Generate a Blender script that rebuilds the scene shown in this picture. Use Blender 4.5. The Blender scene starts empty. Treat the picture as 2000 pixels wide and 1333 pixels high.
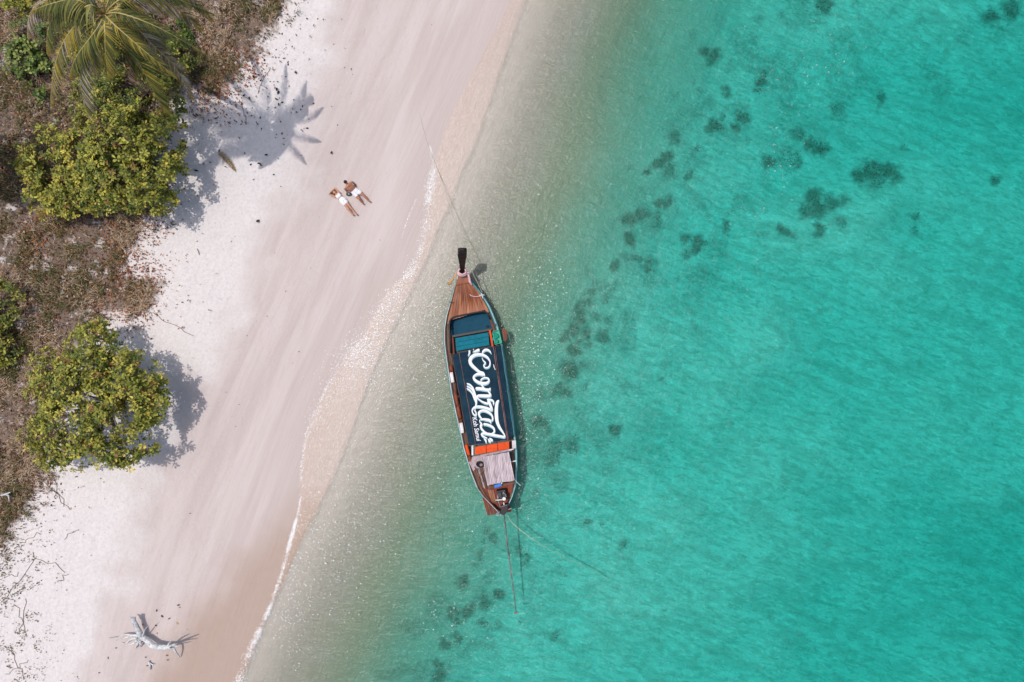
import bpy, math, random
import numpy as np
from mathutils import Vector, Matrix

# ---------------------------------------------------------------- camera, sky, sun, exposure
SC = bpy.context.scene
H = 35.1            # camera height above the sea (m)
S = 38.0            # photo pixels per metre at sea level
cam_d = bpy.data.cameras.new('camera'); cam_d.lens = 24.0; cam_d.sensor_width = 36.0
cam_d.clip_start = 0.5; cam_d.clip_end = 2000.0
cam = bpy.data.objects.new('camera', cam_d); SC.collection.objects.link(cam)
cam.location = (0, 0, H); cam.rotation_euler = (0, 0, 0)
SC.camera = cam

SUN_EL = 74.0; SUN_DIR = 24.0      # shadows fall 24 degrees below +X in the picture
ca, sa = math.cos(math.radians(SUN_DIR)), math.sin(math.radians(SUN_DIR))
ce, se = math.cos(math.radians(SUN_EL)), math.sin(math.radians(SUN_EL))
sun_vec = Vector((-ca * ce, sa * ce, se))          # towards the sun
world = bpy.data.worlds.new('World'); SC.world = world; world.use_nodes = True
wn = world.node_tree; wn.nodes.clear()
sky = wn.nodes.new('ShaderNodeTexSky'); sky.sky_type = 'NISHITA'; sky.sun_disc = False
sky.sun_elevation = math.radians(SUN_EL)
sky.sun_rotation = math.atan2(sun_vec.x, sun_vec.y)
sky.air_density = 1.0; sky.dust_density = 3.0; sky.ozone_density = 0.6
bg = wn.nodes.new('ShaderNodeBackground'); bg.inputs[1].default_value = 0.15
wo = wn.nodes.new('ShaderNodeOutputWorld')
wn.links.new(sky.outputs[0], bg.inputs[0]); wn.links.new(bg.outputs[0], wo.inputs[0])
sun_d = bpy.data.lights.new('sun', 'SUN'); sun_d.energy = 2.7; sun_d.angle = math.radians(0.5)
sun_d.color = (1.0, 0.925, 0.87)
sun = bpy.data.objects.new('sun', sun_d); SC.collection.objects.link(sun)
sun.rotation_euler = sun_vec.to_track_quat('Z', 'Y').to_euler()
sun.location = (-10, 5, 60)
SC.view_settings.view_transform = 'Standard'; SC.view_settings.look = 'None'
SC.view_settings.exposure = -0.05; SC.view_settings.gamma = 1.0
SC.view_settings.use_curve_mapping = False
SC.cycles.transparent_max_bounces = 16
SC.cycles.max_bounces = 6

random.seed(4); RNG = np.random.default_rng(7)

# ---------------------------------------------------------------- helpers
def lin(c):
    c = c / 255.0
    return c / 12.92 if c <= 0.04045 else ((c + 0.055) / 1.055) ** 2.4
def rgb(r, g, b, k=1.0):
    return (lin(r) * k, lin(g) * k, lin(b) * k, 1.0)

def P(px, py, z=0.0):
    """World point at height z that sits at photo pixel (px, py)."""
    f = (1 - z / H) / S
    return Vector(((px - 1000) * f, (666.5 - py) * f, z))

def link(o, parent=None):
    SC.collection.objects.link(o)
    if parent is not None: o.parent = parent
    return o

def empty(name, loc):
    o = bpy.data.objects.new(name, None); o.empty_display_size = 0.1
    o.location = loc; return link(o)

def tag(o, label=None, cat=None, group=None, kind=None):
    if label: o['label'] = label
    if cat: o['category'] = cat
    if group: o['group'] = group
    if kind: o['kind'] = kind
    return o

class MB:
    """collects faces in world space"""
    def __init__(s): s.v = []; s.f = []
    def add(s, vs, fs):
        n = len(s.v); s.v.extend([tuple(p) for p in vs]); s.f.extend([tuple(i + n for i in f) for f in fs]); return s
    def prism(s, pts, z0, z1=None):
        """pts: list of 3D points (top outline); extruded down by z0 (thickness)"""
        n = len(pts); lo = [(p[0], p[1], p[2] - z0) for p in pts]
        fs = [tuple(range(n)), tuple(range(2 * n - 1, n - 1, -1))]
        fs += [(i, i + n, (i + 1) % n + n, (i + 1) % n) for i in range(n)]
        a = sum(pts[i][0] * pts[(i + 1) % n][1] - pts[(i + 1) % n][0] * pts[i][1] for i in range(n))
        if a < 0: fs = [tuple(reversed(f)) for f in fs]
        return s.add(list(pts) + lo, fs)
    def beam(s, a, b, w, h):
        a, b = Vector(a), Vector(b); d = (b - a)
        if d.length < 1e-6: return s
        d.normalize(); side = d.cross(Vector((0, 0, 1)))
        if side.length < 1e-3: side = Vector((1, 0, 0))
        side.normalize(); up = side.cross(d).normalized()
        vs = []
        for p in (a, b):
            for x, y in ((-1, -1), (1, -1), (1, 1), (-1, 1)):
                vs.append(p + side * (x * w / 2) + up * (y * h / 2))
        return s.add(vs, [(3, 2, 1, 0), (4, 5, 6, 7), (0, 1, 5, 4), (1, 2, 6, 5), (2, 3, 7, 6), (3, 0, 4, 7)])
    def tube(s, pts, radii, n=8, jit=0.0, rnd=None):
        pts = [Vector(p) for p in pts]
        if not hasattr(radii, '__len__'): radii = [radii] * len(pts)
        rings = []; up = Vector((0.13, 0.21, 0.97))
        for i, p in enumerate(pts):
            t = (pts[min(i + 1, len(pts) - 1)] - pts[max(i - 1, 0)])
            t = t.normalized() if t.length > 1e-9 else Vector((0, 0, 1))
            x = t.cross(up)
            if x.length < 1e-2: x = t.cross(Vector((1, 0, 0)))
            x.normalize(); y = x.cross(t)
            ring = []
            for k in range(n):
                a = 2 * math.pi * k / n
                r = radii[i] * (1 + (random.uniform(-jit, jit) if jit else 0))
                ring.append(p + (x * math.cos(a) + y * math.sin(a)) * r)
            rings.append(ring)
        vs = [q for r in rings for q in r]; fs = []
        for i in range(len(rings) - 1):
            for k in range(n):
                a, b = i * n + k, i * n + (k + 1) % n
                fs.append((a, b, b + n, a + n))
        fs.append(tuple(range(n))[::-1]); fs.append(tuple(range((len(rings) - 1) * n, len(rings) * n)))
        return s.add(vs, fs)
    def ball(s, c, r, n=10, m=6):
        c = Vector(c); r = r if hasattr(r, '__len__') else (r, r, r)
        vs = [c + Vector((0, 0, r[2]))]
        for j in range(1, m):
            th = math.pi * j / m
            for k in range(n):
                a = 2 * math.pi * k / n
                vs.append(c + Vector((r[0] * math.sin(th) * math.cos(a), r[1] * math.sin(th) * math.sin(a), r[2] * math.cos(th))))
        vs.append(c - Vector((0, 0, r[2]))); last = len(vs) - 1
        fs = [(0, 1 + k, 1 + (k + 1) % n) for k in range(n)]
        for j in range(m - 2):
            for k in range(n):
                a = 1 + j * n + k; b = 1 + j * n + (k + 1) % n
                fs.append((a, a + n, b + n, b))
        fs += [(last, 1 + (m - 2) * n + (k + 1) % n, 1 + (m - 2) * n + k) for k in range(n)]
        return s.add(vs, fs)
    def build(s, name, mat, parent=None, smooth=False, bevel=0):
        org = parent_origin(parent)
        me = bpy.data.meshes.new(name)
        me.from_pydata([(v[0] - org[0], v[1] - org[1], v[2] - org[2]) for v in s.v], [], s.f)
        me.validate(); me.update()
        if mat: me.materials.append(mat)
        if smooth: me.polygons.foreach_set('use_smooth', [True] * len(me.polygons))
        o = bpy.data.objects.new(name, me)
        if parent is None:
            c = Vector(np.mean(np.array([tuple(v) for v in s.v]), axis=0)); c.z = min(v[2] for v in s.v)
            me.transform(Matrix.Translation(-c)); o.location = c
        link(o, parent)
        if bevel:
            m = o.modifiers.new('bevel', 'BEVEL'); m.width = bevel; m.segments = 2; m.limit_method = 'ANGLE'
        return o

def parent_origin(p):
    o = Vector((0, 0, 0))
    while p is not None:
        o = o + p.location; p = p.parent
    return o

def mesh_np(name, verts, faces, mat, parent=None, col=None, smooth=False, loc=None):
    """verts (N,3), faces (M,k) equal size"""
    me = bpy.data.meshes.new(name)
    verts = np.asarray(verts, dtype=np.float64)
    org = np.array(parent_origin(parent)) if parent is not None else (np.array(loc) if loc is not None else np.zeros(3))
    v = (verts - org).astype(np.float32); k = faces.shape[1]; M = len(faces)
    me.vertices.add(len(v)); me.vertices.foreach_set('co', v.ravel())
    me.loops.add(M * k); me.loops.foreach_set('vertex_index', faces.ravel().astype(np.int32))
    me.polygons.add(M); me.polygons.foreach_set('loop_start', np.arange(0, M * k, k, dtype=np.int32))
    if smooth: me.polygons.foreach_set('use_smooth', np.ones(M, dtype=bool))
    me.update(calc_edges=True)
    if col is not None:
        a = me.color_attributes.new('col', 'FLOAT_COLOR', 'POINT')
        c = np.ones((len(v), 4), dtype=np.float32); c[:, :3] = col; a.data.foreach_set('color', c.ravel())
    if mat: me.materials.append(mat)
    o = bpy.data.objects.new(name, me)
    if parent is None and loc is not None: o.location = Vector(loc)
    return link(o, parent)

def vnoise(x, y, seed=0):
    x = np.asarray(x, float); y = np.asarray(y, float)
    xi = np.floor(x).astype(np.int64); yi = np.floor(y).astype(np.int64); xf = x - xi; yf = y - yi
    def h(a, b):
        n = (a * 374761393 + b * 668265263 + seed * 1442695041) & 0xffffffff
        n = ((n ^ (n >> 13)) * 1274126177) & 0xffffffff
        n = n ^ (n >> 16)
        return (n & 0xffffff) / float(0xffffff)
    u = xf * xf * (3 - 2 * xf); w = yf * yf * (3 - 2 * yf)
    return (h(xi, yi) * (1 - u) + h(xi + 1, yi) * u) * (1 - w) + (h(xi, yi + 1) * (1 - u) + h(xi + 1, yi + 1) * u) * w
def fbm(x, y, seed=0, o=4):
    r = 0; a = 0.5; t = 0
    for i in range(o):
        r = r + a * vnoise(x * 2 ** i, y * 2 ** i, seed + i * 17); t += a; a *= 0.5
    return r / t

def poly_xy(pts, z=0.0):
    return np.array([P(x, y, z)[:2] for x, y in pts])
def sdist(pl, X, Y):
    """signed distance to an open polyline; positive to the right of its direction of travel"""
    best = np.full(X.shape, 1e9); sg = np.ones(X.shape)
    for i in range(len(pl) - 1):
        a, b = pl[i], pl[i + 1]; d = b - a; L = d @ d
        t = np.clip(((X - a[0]) * d[0] + (Y - a[1]) * d[1]) / L, 0, 1)
        qx = X - (a[0] + t * d[0]); qy = Y - (a[1] + t * d[1]); r = np.hypot(qx, qy)
        m = r < best; best = np.where(m, r, best)
        cr = d[0] * (Y - a[1]) - d[1] * (X - a[0])
        sg = np.where(m, np.where(cr < 0, 1.0, -1.0), sg)
    return best * sg
def inside_dist(pl, X, Y):
    """distance to closed polygon, positive inside"""
    best = np.full(X.shape, 1e9); ins = np.zeros(X.shape, bool); n = len(pl)
    for i in range(n):
        a, b = pl[i], pl[(i + 1) % n]; d = b - a; L = d @ d
        t = np.clip(((X - a[0]) * d[0] + (Y - a[1]) * d[1]) / L, 0, 1)
        best = np.minimum(best, np.hypot(X - (a[0] + t * d[0]), Y - (a[1] + t * d[1])))
        c = ((a[1] > Y) != (b[1] > Y)) & (X < (b[0] - a[0]) * (Y - a[1]) / (b[1] - a[1] + 1e-12) + a[0])
        ins ^= c
    return np.where(ins, best, -best)

# ---------------------------------------------------------------- shore lines (photo pixels -> metres)
EDGE = poly_xy([(9000, -19000), (1400, -900), (1130, -260), (1062, -80), (1025, 0), (992, 90), (971, 150), (950, 213), (924, 286), (897, 342), (879, 394), (853, 447),
                (836, 497), (809, 555), (770, 630), (737, 699), (710, 765), (684, 845), (648, 933), (612, 1006), (581, 1067),
                (557, 1125), (527, 1190), (498, 1259), (470, 1330), (430, 1430), (330, 1680), (0, 2600), (-6000, 21000)])
FILM = poly_xy([(8900, -19000), (1370, -900), (1100, -260), (1030, -80), (1000, 0), (962, 70), (930, 130), (893, 200), (866, 260), (850, 320), (838, 386), (833, 433), (826, 470),
                (806, 525), (755, 570), (712, 655), (664, 714), (629, 774), (596, 850), (586, 930), (583, 985), (568, 1053),
                (545, 1136), (519, 1205), (494, 1262), (466, 1330), (424, 1430), (320, 1680), (-20, 2600), (-6050, 21000)])
WHITE = poly_xy([(7000, -19000), (1100, -900), (760, -200), (672, 0), (640, 110), (610, 200), (590, 290), (560, 400), (510, 500), (480, 600), (430, 700), (370, 790),
                 (330, 880), (290, 990), (262, 1090), (215, 1200), (170, 1333), (60, 1600), (-300, 2600), (-6400, 21000)], 0.3)
TAN = poly_xy([(700, 900), (560, 960), (500, 1020), (440, 1060), (400, 1110), (345, 1180), (300, 1250), (240, 1340), (150, 1500), (-200, 2600)], 0.15)
VEG = poly_xy([(640, -200), (575, -60), (548, 30), (515, 75), (505, 110), (480, 120), (455, 150), (440, 185), (405, 192), (380, 165), (350, 165),
               (300, 250), (330, 390), (262, 435), (262, 480), (235, 530), (265, 545), (312, 547), (300, 590), (255, 612), (210, 608),
               (185, 640), (150, 700), (110, 850), (72, 960), (45, 1010), (12, 1050), (-30, 1090), (-400, 1300), (-3000, 4000), (-16000, 21000), (-19000, -19000), (4000, -19000), (1500, -2500)], 0.45)

def film_d(X, Y): return sdist(FILM, X, Y)          # both polylines run down the picture:
def edge_d(X, Y): return sdist(EDGE, X, Y)          # seaward is on the left of travel
_s = np.sign(edge_d(np.array([10.0]), np.array([0.0])))[0]
def dist_sea(X, Y): return _s * edge_d(X, Y)
def dist_film(X, Y): return _s * film_d(X, Y)

DEP_D = [0, .17, .5, 1.2, 2.6, 4, 5.5, 8, 11, 15, 25, 40, 100, 400, 2000]
DEP_Z = [.018, .085, .07, .085, .13, .27, .50, 1.05, 1.64, 1.93, 2.03, 2.2, 3.6, 8, 16]
def ground_z(X, Y):
    X = np.asarray(X, float); Y = np.asarray(Y, float)
    de = dist_sea(X, Y); df = dist_film(X, Y)
    warp = (fbm(X * 0.12 + 9, Y * 0.12, 5, 3) - 0.5) * 2.6
    dw = np.maximum(de + warp * np.clip((de - 1.5) / 4, 0, 1), 0)
    sea = -np.interp(dw, DEP_D, DEP_Z)
    sea = sea + (fbm(X * 0.35, Y * 0.35, 21, 3) - 0.5) * 0.55 * np.clip((de - 5) / 6, 0, 1) + (fbm(X * 0.11 + 30, Y * 0.16, 27, 2) - 0.5) * 0.8 * np.clip((de - 7) / 8, 0, 1)
    land = np.interp(-df, [0, 3, 8, 14, 30, 80, 400, 2000], [0, .14, .36, .50, .70, 1.2, 3, 8])
    rough = np.clip((-df - 5) / 4, 0, 1)
    land = land + (fbm(X * 0.9, Y * 0.9, 31, 3) - 0.5) * 0.10 * rough + (fbm(X * 3, Y * 3, 33, 2) - 0.5) * 0.035 * rough
    film = -0.018 * np.clip(df / np.maximum(df - de, 1e-3), 0, 1)
    z = np.where(df < 0, land, np.where(de < 0, film, sea))
    return z
def gz(x, y): return float(ground_z(np.array([x]), np.array([y]))[0])
def PG(px, py, dz=0.0):
    """Ground point seen at photo pixel, lifted by dz."""
    z = 0.0
    for _ in range(3):
        p = P(px, py, z); z = gz(p.x, p.y) + dz
    return P(px, py, z)

# ---------------------------------------------------------------- node helper
class NT:
    def __init__(s, name):
        s.m = bpy.data.materials.new(name); s.m.use_nodes = True; s.t = s.m.node_tree; s.t.nodes.clear()
        s.out = s.n('ShaderNodeOutputMaterial')
    def n(s, typ, **kw):
        nd = s.t.nodes.new(typ)
        for k, v in kw.items(): setattr(nd, k, v)
        return nd
    def l(s, a, b): s.t.links.new(a, b)
    def setin(s, sock, v):
        if isinstance(v, bpy.types.NodeSocket): s.l(v, sock)
        else: sock.default_value = v
    def math(s, op, a, b=0.0, c=None, clamp=False):
        nd = s.n('ShaderNodeMath', operation=op, use_clamp=clamp); s.setin(nd.inputs[0], a); s.setin(nd.inputs[1], b)
        if c is not None: s.setin(nd.inputs[2], c)
        return nd.outputs[0]
    def mix(s, f, a, b, blend='MIX'):
        nd = s.n('ShaderNodeMix', data_type='RGBA', blend_type=blend); s.setin(nd.inputs[0], f)
        s.setin(nd.inputs[6], a); s.setin(nd.inputs[7], b); return nd.outputs[2]
    def ss(s, v, a, b, lo=0.0, hi=1.0):
        nd = s.n('ShaderNodeMapRange', interpolation_type='SMOOTHSTEP'); s.setin(nd.inputs[0], v)
        nd.inputs[1].default_value = a; nd.inputs[2].default_value = b; nd.inputs[3].default_value = lo; nd.inputs[4].default_value = hi
        return nd.outputs[0]
    def attr(s, name): return s.n('ShaderNodeAttribute', attribute_name=name)
    def pos(s): return s.n('ShaderNodeNewGeometry').outputs['Position']
    def obj(s): return s.n('ShaderNodeTexCoord').outputs['Object']
    def map(s, v, scale=(1, 1, 1), rot=(0, 0, 0), loc=(0, 0, 0)):
        nd = s.n('ShaderNodeMapping'); s.l(v, nd.inputs[0]); nd.inputs[1].default_value = loc
        nd.inputs[2].default_value = rot; nd.inputs[3].default_value = scale; return nd.outputs[0]
    def streaks(s, v, sx, sy, deg):
        """coordinates for bands that run deg degrees below +X"""
        return s.map(s.map(v, (1, 1, 1), (0, 0, math.radians(deg))), (sx, sy, 1))
    def noise(s, v, scale, detail=3, rough=0.5, dist=0.0):
        nd = s.n('ShaderNodeTexNoise'); s.l(v, nd.inputs['Vector']); nd.inputs['Scale'].default_value = scale
        nd.inputs['Detail'].default_value = detail; nd.inputs['Roughness'].default_value = rough
        nd.inputs['Distortion'].default_value = dist; return nd.outputs['Fac']
    def sep(s, v):
        nd = s.n('ShaderNodeSeparateXYZ'); s.l(v, nd.inputs[0]); return nd.outputs
    def comb(s, x, y, z):
        nd = s.n('ShaderNodeCombineXYZ'); s.setin(nd.inputs[0], x); s.setin(nd.inputs[1], y); s.setin(nd.inputs[2], z); return nd.outputs[0]
    def bump(s, h, dist=1.0, strength=1.0, normal=None):
        nd = s.n('ShaderNodeBump'); nd.inputs['Distance'].default_value = dist; nd.inputs['Strength'].default_value = strength
        s.l(h, nd.inputs['Height'])
        if normal is not None: s.l(normal, nd.inputs['Normal'])
        return nd.outputs[0]
    def principled(s, col, rough=0.8, spec=0.3, normal=None, metal=0.0):
        nd = s.n('ShaderNodeBsdfPrincipled'); s.setin(nd.inputs['Base Color'], col); s.setin(nd.inputs['Roughness'], rough)
        nd.inputs['Specular IOR Level'].default_value = spec; nd.inputs['Metallic'].default_value = metal
        if normal is not None: s.l(normal, nd.inputs['Normal'])
        s.l(nd.outputs[0], s.out.inputs[0]); return nd

def mat(name, col, rough=0.7, spec=0.3, var=0.25, scale=12.0, bumpd=0.004, stretch=(1, 1, 1), dark=None, metal=0.0):
    """worn surface: colour broken by two noises, a little relief"""
    m = NT(name); v = m.map(m.obj(), stretch)
    a = m.noise(v, scale, 4, 0.6); b = m.noise(v, scale * 0.22, 2, 0.5)
    dk = dark or (col[0] * 0.45, col[1] * 0.45, col[2] * 0.45, 1)
    f = m.math('ADD', m.ss(a, 0.35, 0.75, 0, var), m.ss(b, 0.4, 0.8, 0, var * 0.8))
    c = m.mix(f, col, dk)
    m.principled(c, rough, spec, m.bump(a, bumpd, 1.0), metal)
    return m.m

# ---------------------------------------------------------------- terrain
def axis(a, b, step, far):
    mid = np.arange(a, b + step / 2, step)
    out = [step]; x = 0
    ext = []
    st = step
    while x < far:
        st *= 1.35; x += st; ext.append(x)
    ext = np.array(ext)
    return np.concatenate([a - ext[::-1], mid, b + ext])
gx = axis(-29, 29, 0.11, 600); gy = axis(-20.5, 20.5, 0.11, 600)
GX, GY = np.meshgrid(gx, gy); GZ = ground_z(GX, GY)
nx, ny = len(gx), len(gy)
idx = np.arange(nx * ny).reshape(ny, nx)
faces = np.stack([idx[:-1, :-1], idx[:-1, 1:], idx[1:, 1:], idx[1:, :-1]], -1).reshape(-1, 4)

WEED = [(1318,260,10,.7),(1317,275,8,.7),(1300,305,11,.9),(1284,319,10,.9),(1264,337,6,.9),(1306,332,12,.7),(1347,340,9,.8),(1396,247,12,1),(1408,248,9,.9),
 (1437,249,9,.9),(1450,228,12,.9),(1290,396,8,1),(1307,396,9,1),(1228,430,12,.9),(1252,422,10,.9),(1284,421,10,.7),(1285,440,13,.6),(1227,466,10,.9),(1234,473,6,.7),
 (1366,473,13,1),(1359,487,10,1),(1338,469,9,.8),(1338,497,10,.6),(1420,442,10,.8),(1201,521,9,.8),(1222,506,8,.5),(1243,502,8,.7),(1267,521,13,.7),(1270,548,10,.5),
 (1320,547,7,.4),(1363,292,5,.7),(1386,311,7,.4),(1155,574,6,.6),(1142,593,9,.7),(1180,587,9,.5),(1133,608,12,.8),(1135,627,10,.9),(1123,647,10,.9),(1108,660,9,.8),
 (1145,655,9,.8),(1179,660,10,.8),(1162,618,9,.6),(1186,625,9,.6),(1149,676,8,.7),(1130,671,6,.6),(1122,687,9,.9),(1113,725,15,1),(1137,711,7,.6),(1098,760,9,.8),
 (1081,765,8,.7),(1105,769,8,.8),(1054,774,7,.5),(1145,758,6,.5),(1049,823,13,.8),(1064,840,7,.7),(1199,838,11,.9),(1085,875,16,.6),(1117,875,12,.7),(1081,895,15,.6),
 (1127,853,6,.6),(1302,865,8,.4),(1287,736,5,.5),(1635,214,15,.6),(1632,232,9,.4),(1558,265,12,.7),(1584,279,11,.9),(1604,289,13,1),(1503,315,10,.8),(1540,306,20,.45),
 (1558,320,10,.6),(1680,344,13,.9),(1704,334,17,1),(1733,334,14,.9),(1750,346,11,.8),(1714,355,14,.7),(1589,387,13,1),(1599,411,15,.9),(1575,411,11,.9),(1623,397,12,.8),
 (1647,394,9,.7),(1603,447,9,.9),(1642,435,12,.6),(1532,451,9,.9),(1546,457,7,.6),(1790,424,8,.6),(1787,448,7,.5),(1768,284,7,.5),(1481,466,13,.35),(1607,13,13,.9),
 (1577,6,8,.6),(1937,31,13,.9),(1976,18,18,.8),(1960,60,20,.45),(1490,148,7,.7),(1487,162,8,.9),(1483,178,6,.7),(1418,180,8,.8),(1448,230,9,.8),(1721,190,9,.8),
 (1799,42,13,.45),(1946,355,8,.8),(1814,147,15,.4),(1844,174,15,.4),(1396,108,10,.9),(1378,100,8,.8),(1390,115,8,.7),(1410,225,7,.6),(949,1034,6,.7),(964,1050,7,.7),
 (970,1059,6,.6),(944,1059,5,.7),(937,1085,7,.6),(941,1096,5,.6),(1014,1072,9,.7),(1025,1086,8,.7),(1025,1099,7,.6),(906,1137,9,.8),(975,1160,11,.9),(910,1192,12,.9),
 (945,1177,12,.8),(885,1200,12,.8),(894,1215,8,.7),(945,1217,8,.7),(972,1223,8,.6),(892,1247,9,.8),(867,1262,10,.8),(856,1307,11,.8),(856,1328,14,.8),(1015,1212,5,.5),
 (882,1297,8,.4),(1145,1020,7,.8),(1175,1025,6,.5),(1218,1068,7,.7),(1087,1245,8,.6),(1040,1130,8,.35),(930,1107,8,.4),(1355,70,9,.4),(1370,180,12,.35),(1440,60,10,.4),
 (1320,180,9,.35),(1345,240,8,.4),(1230,330,6,.3),(1420,130,9,.35),(1290,640,8,.3),(1480,40,9,.4),(1560,120,10,.35),(1250,600,8,.3),(1700,60,12,.35),(1660,150,9,.3),(1880,80,14,.4)]
fx, fy = GX.ravel(), GY.ravel(); fz = GZ.ravel()
weed = np.zeros(fx.shape)
zp = (1 - fz / H) / S
PX = fx / zp + 1000; PY = 666.5 - fy / zp
wx = (fbm(fx * 1.6, fy * 1.6, 51, 3) - .5) * 26; wy = (fbm(fx * 1.6 + 40, fy * 1.6, 52, 3) - .5) * 26
for (x, y, r, k) in WEED:
    m = (abs(PX - x) < 70) & (abs(PY - y) < 70)
    d = np.hypot(PX[m] + wx[m] - x, (PY[m] + wy[m] - y)) / (r * 1.4)
    weed[m] = np.maximum(weed[m], min(1, k * 1.15) * np.clip(1.5 - d, 0, 1))
band = np.clip((PX - 1000 + (PY - 700) * .55) / 90, 0, 1) * np.clip((520 - (PX - 1000 + (PY - 700) * .55)) / 260, 0, 1)
weed = np.maximum(weed, .48 * band * np.clip((fbm(fx * .8, fy * .8, 141, 4) - .49) * 6, 0, 1) * (fz < -.5))
ter = mesh_np('ground', np.stack([fx, fy, fz], -1), faces, None, smooth=True, loc=(0, 0, 0))
def vattr(o, name, x, y=None, z=None):
    if y is None:
        a = o.data.attributes.new(name, 'FLOAT', 'POINT'); a.data.foreach_set('value', np.asarray(x, np.float32))
    else:
        a = o.data.attributes.new(name, 'FLOAT_VECTOR', 'POINT')
        a.data.foreach_set('vector', np.stack([x, y, z], -1).astype(np.float32).ravel())
ang = math.atan2(-1328, 553 - 1106)
along = (fx * -0.385 + fy * -0.923)
_k = [p for p in FILM if abs(p[1]) < 24]
_cf = np.polyfit([p[1] for p in _k], [p[0] for p in _k], 3)
across = (fx - np.polyval(_cf, np.clip(fy, -24, 24))) * 0.92
veg_d = inside_dist(VEG, fx, fy)
vattr(ter, 'shore', along, dist_film(fx, fy), dist_sea(fx, fy))
vattr(ter, 'zone', -_s * sdist(WHITE, fx, fy), _s * sdist(TAN, fx, fy), veg_d)
vattr(ter, 'weed', weed)
vattr(ter, 'across', across)

m = NT('sand')
pos = m.pos(); sh = m.attr('shore').outputs['Vector']; zo = m.attr('zone').outputs['Vector']
S_, DF, DE = m.sep(sh)[:3]; ZW, ZT, ZV = m.sep(zo)[:3]
n_big = m.noise(pos, 0.45, 3, 0.5); n_mid = m.noise(pos, 2.2, 4, 0.6); n_fine = m.noise(pos, 14, 4, 0.65); n_grain = m.noise(pos, 60, 2, 0.6)
AC = m.attr('across').outputs['Fac']
streakv = m.comb(m.math('MULTIPLY', S_, 0.10), m.math('MULTIPLY', AC, 1.1), 0.0)
streak = m.noise(streakv, 1.0, 4, 0.6, 0.4)
streak2 = m.noise(m.comb(m.math('MULTIPLY', S_, 0.35), m.math('MULTIPLY', AC, 4.0), 3.0), 1.0, 3, 0.6, 0.5)
pink = m.mix(m.ss(streak, 0.36, 0.66), (0.548, 0.478, 0.455, 1), (0.482, 0.414, 0.388, 1))
pink = m.mix(m.ss(streak2, 0.5, 0.8, 0, 0.30), pink, (0.42, 0.335, 0.315, 1))
white = m.mix(m.ss(m.noise(pos, 7, 4, 0.7), 0.35, 0.75), (0.655, 0.622, 0.605, 1), (0.57, 0.53, 0.51, 1))
zw = m.math('ADD', m.math('ADD', ZW, m.math('MULTIPLY', m.math('SUBTRACT', n_big, 0.5), 4.5)), m.math('MULTIPLY', m.math('SUBTRACT', streak, 0.5), 2.0))
sandc = m.mix(m.ss(zw, -1.0, 1.4), pink, white)
# damp sand close to the water, brown damp sand at the lower end of the beach
damp = m.ss(m.math('ADD', DF, m.math('MULTIPLY', m.math('SUBTRACT', streak, 0.5), 1.2)), -2.6, 0.1)
sandc = m.mix(m.math('MULTIPLY', damp, 0.8), sandc, (0.430, 0.365, 0.335, 1))
zt = m.math('ADD', ZT, m.math('MULTIPLY', m.math('SUBTRACT', n_big, 0.5), 1.8))
tanf = m.ss(zt, -0.3, 2.4)
sandc = m.mix(m.math('MULTIPLY', tanf, 0.9), sandc, m.mix(n_mid, (0.40, 0.30, 0.245, 1), (0.355, 0.265, 0.21, 1)))
# dead leaf mould and soil between the plants
vn = m.math('ADD', ZV, m.math('MULTIPLY', m.math('SUBTRACT', n_mid, 0.5), 1.6))
vegf = m.math('MULTIPLY', m.ss(vn, -0.25, 0.5), m.ss(m.noise(pos, 1.3, 4, 0.65), 0.64, 0.55, 0.25, 1.0))
soil = m.mix(n_fine, (0.07, 0.048, 0.034, 1), (0.27, 0.205, 0.165, 1))
soil = m.mix(m.ss(m.noise(pos, 6, 3, 0.6), 0.55, 0.7), soil, (0.06, 0.045, 0.032, 1))
landc = m.mix(vegf, sandc, soil)
landc = m.mix(m.ss(n_grain, 0.45, 0.8, 0, 0.18), landc, (0.25, 0.2, 0.17, 1))
# sea bed: grey wet sand, olive algae film, pale sand offshore, ripple light painted on as streaks
wrp = m.math('ADD', DE, m.math('MULTIPLY', m.math('SUBTRACT', n_big, 0.5), 2.0))
bed = m.mix(m.ss(wrp, 2.0, 5.2), m.mix(m.ss(DE, 0.0, 2.4), (0.415, 0.355, 0.325, 1), (0.290, 0.255, 0.215, 1)), (0.255, 0.228, 0.155, 1))
bed = m.mix(m.ss(wrp, 4.6, 8.5), bed, (0.30, 0.33, 0.24, 1))
bed = m.mix(m.ss(wrp, 7.0, 13.5), bed, (0.61, 0.61, 0.54, 1))
cr = m.noise(m.streaks(pos, 1.0, 2.7, 16), 1.5, 4, 0.62, 0.6)  # the cr streaks paint rippled sunlight into the bed colour
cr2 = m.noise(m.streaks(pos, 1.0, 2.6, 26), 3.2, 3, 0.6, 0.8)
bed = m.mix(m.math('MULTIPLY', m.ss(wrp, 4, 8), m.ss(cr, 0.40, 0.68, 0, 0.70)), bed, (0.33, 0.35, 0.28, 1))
bed = m.mix(m.math('MULTIPLY', m.ss(wrp, 6.5, 12), m.ss(cr2, 0.50, 0.70, 0, 0.55)), bed, (0.86, 0.84, 0.76, 1))  # pale streaks: bright lines of ripple light, painted
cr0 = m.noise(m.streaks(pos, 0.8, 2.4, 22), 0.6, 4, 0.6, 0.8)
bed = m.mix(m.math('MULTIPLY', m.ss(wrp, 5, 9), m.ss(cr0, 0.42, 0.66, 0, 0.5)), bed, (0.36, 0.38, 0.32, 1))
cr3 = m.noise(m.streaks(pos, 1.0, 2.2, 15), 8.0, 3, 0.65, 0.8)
bed = m.mix(m.math('MULTIPLY', m.ss(wrp, 2, 8), m.ss(cr3, 0.45, 0.70, 0, 0.25)), bed, (0.27, 0.29, 0.23, 1))
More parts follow.
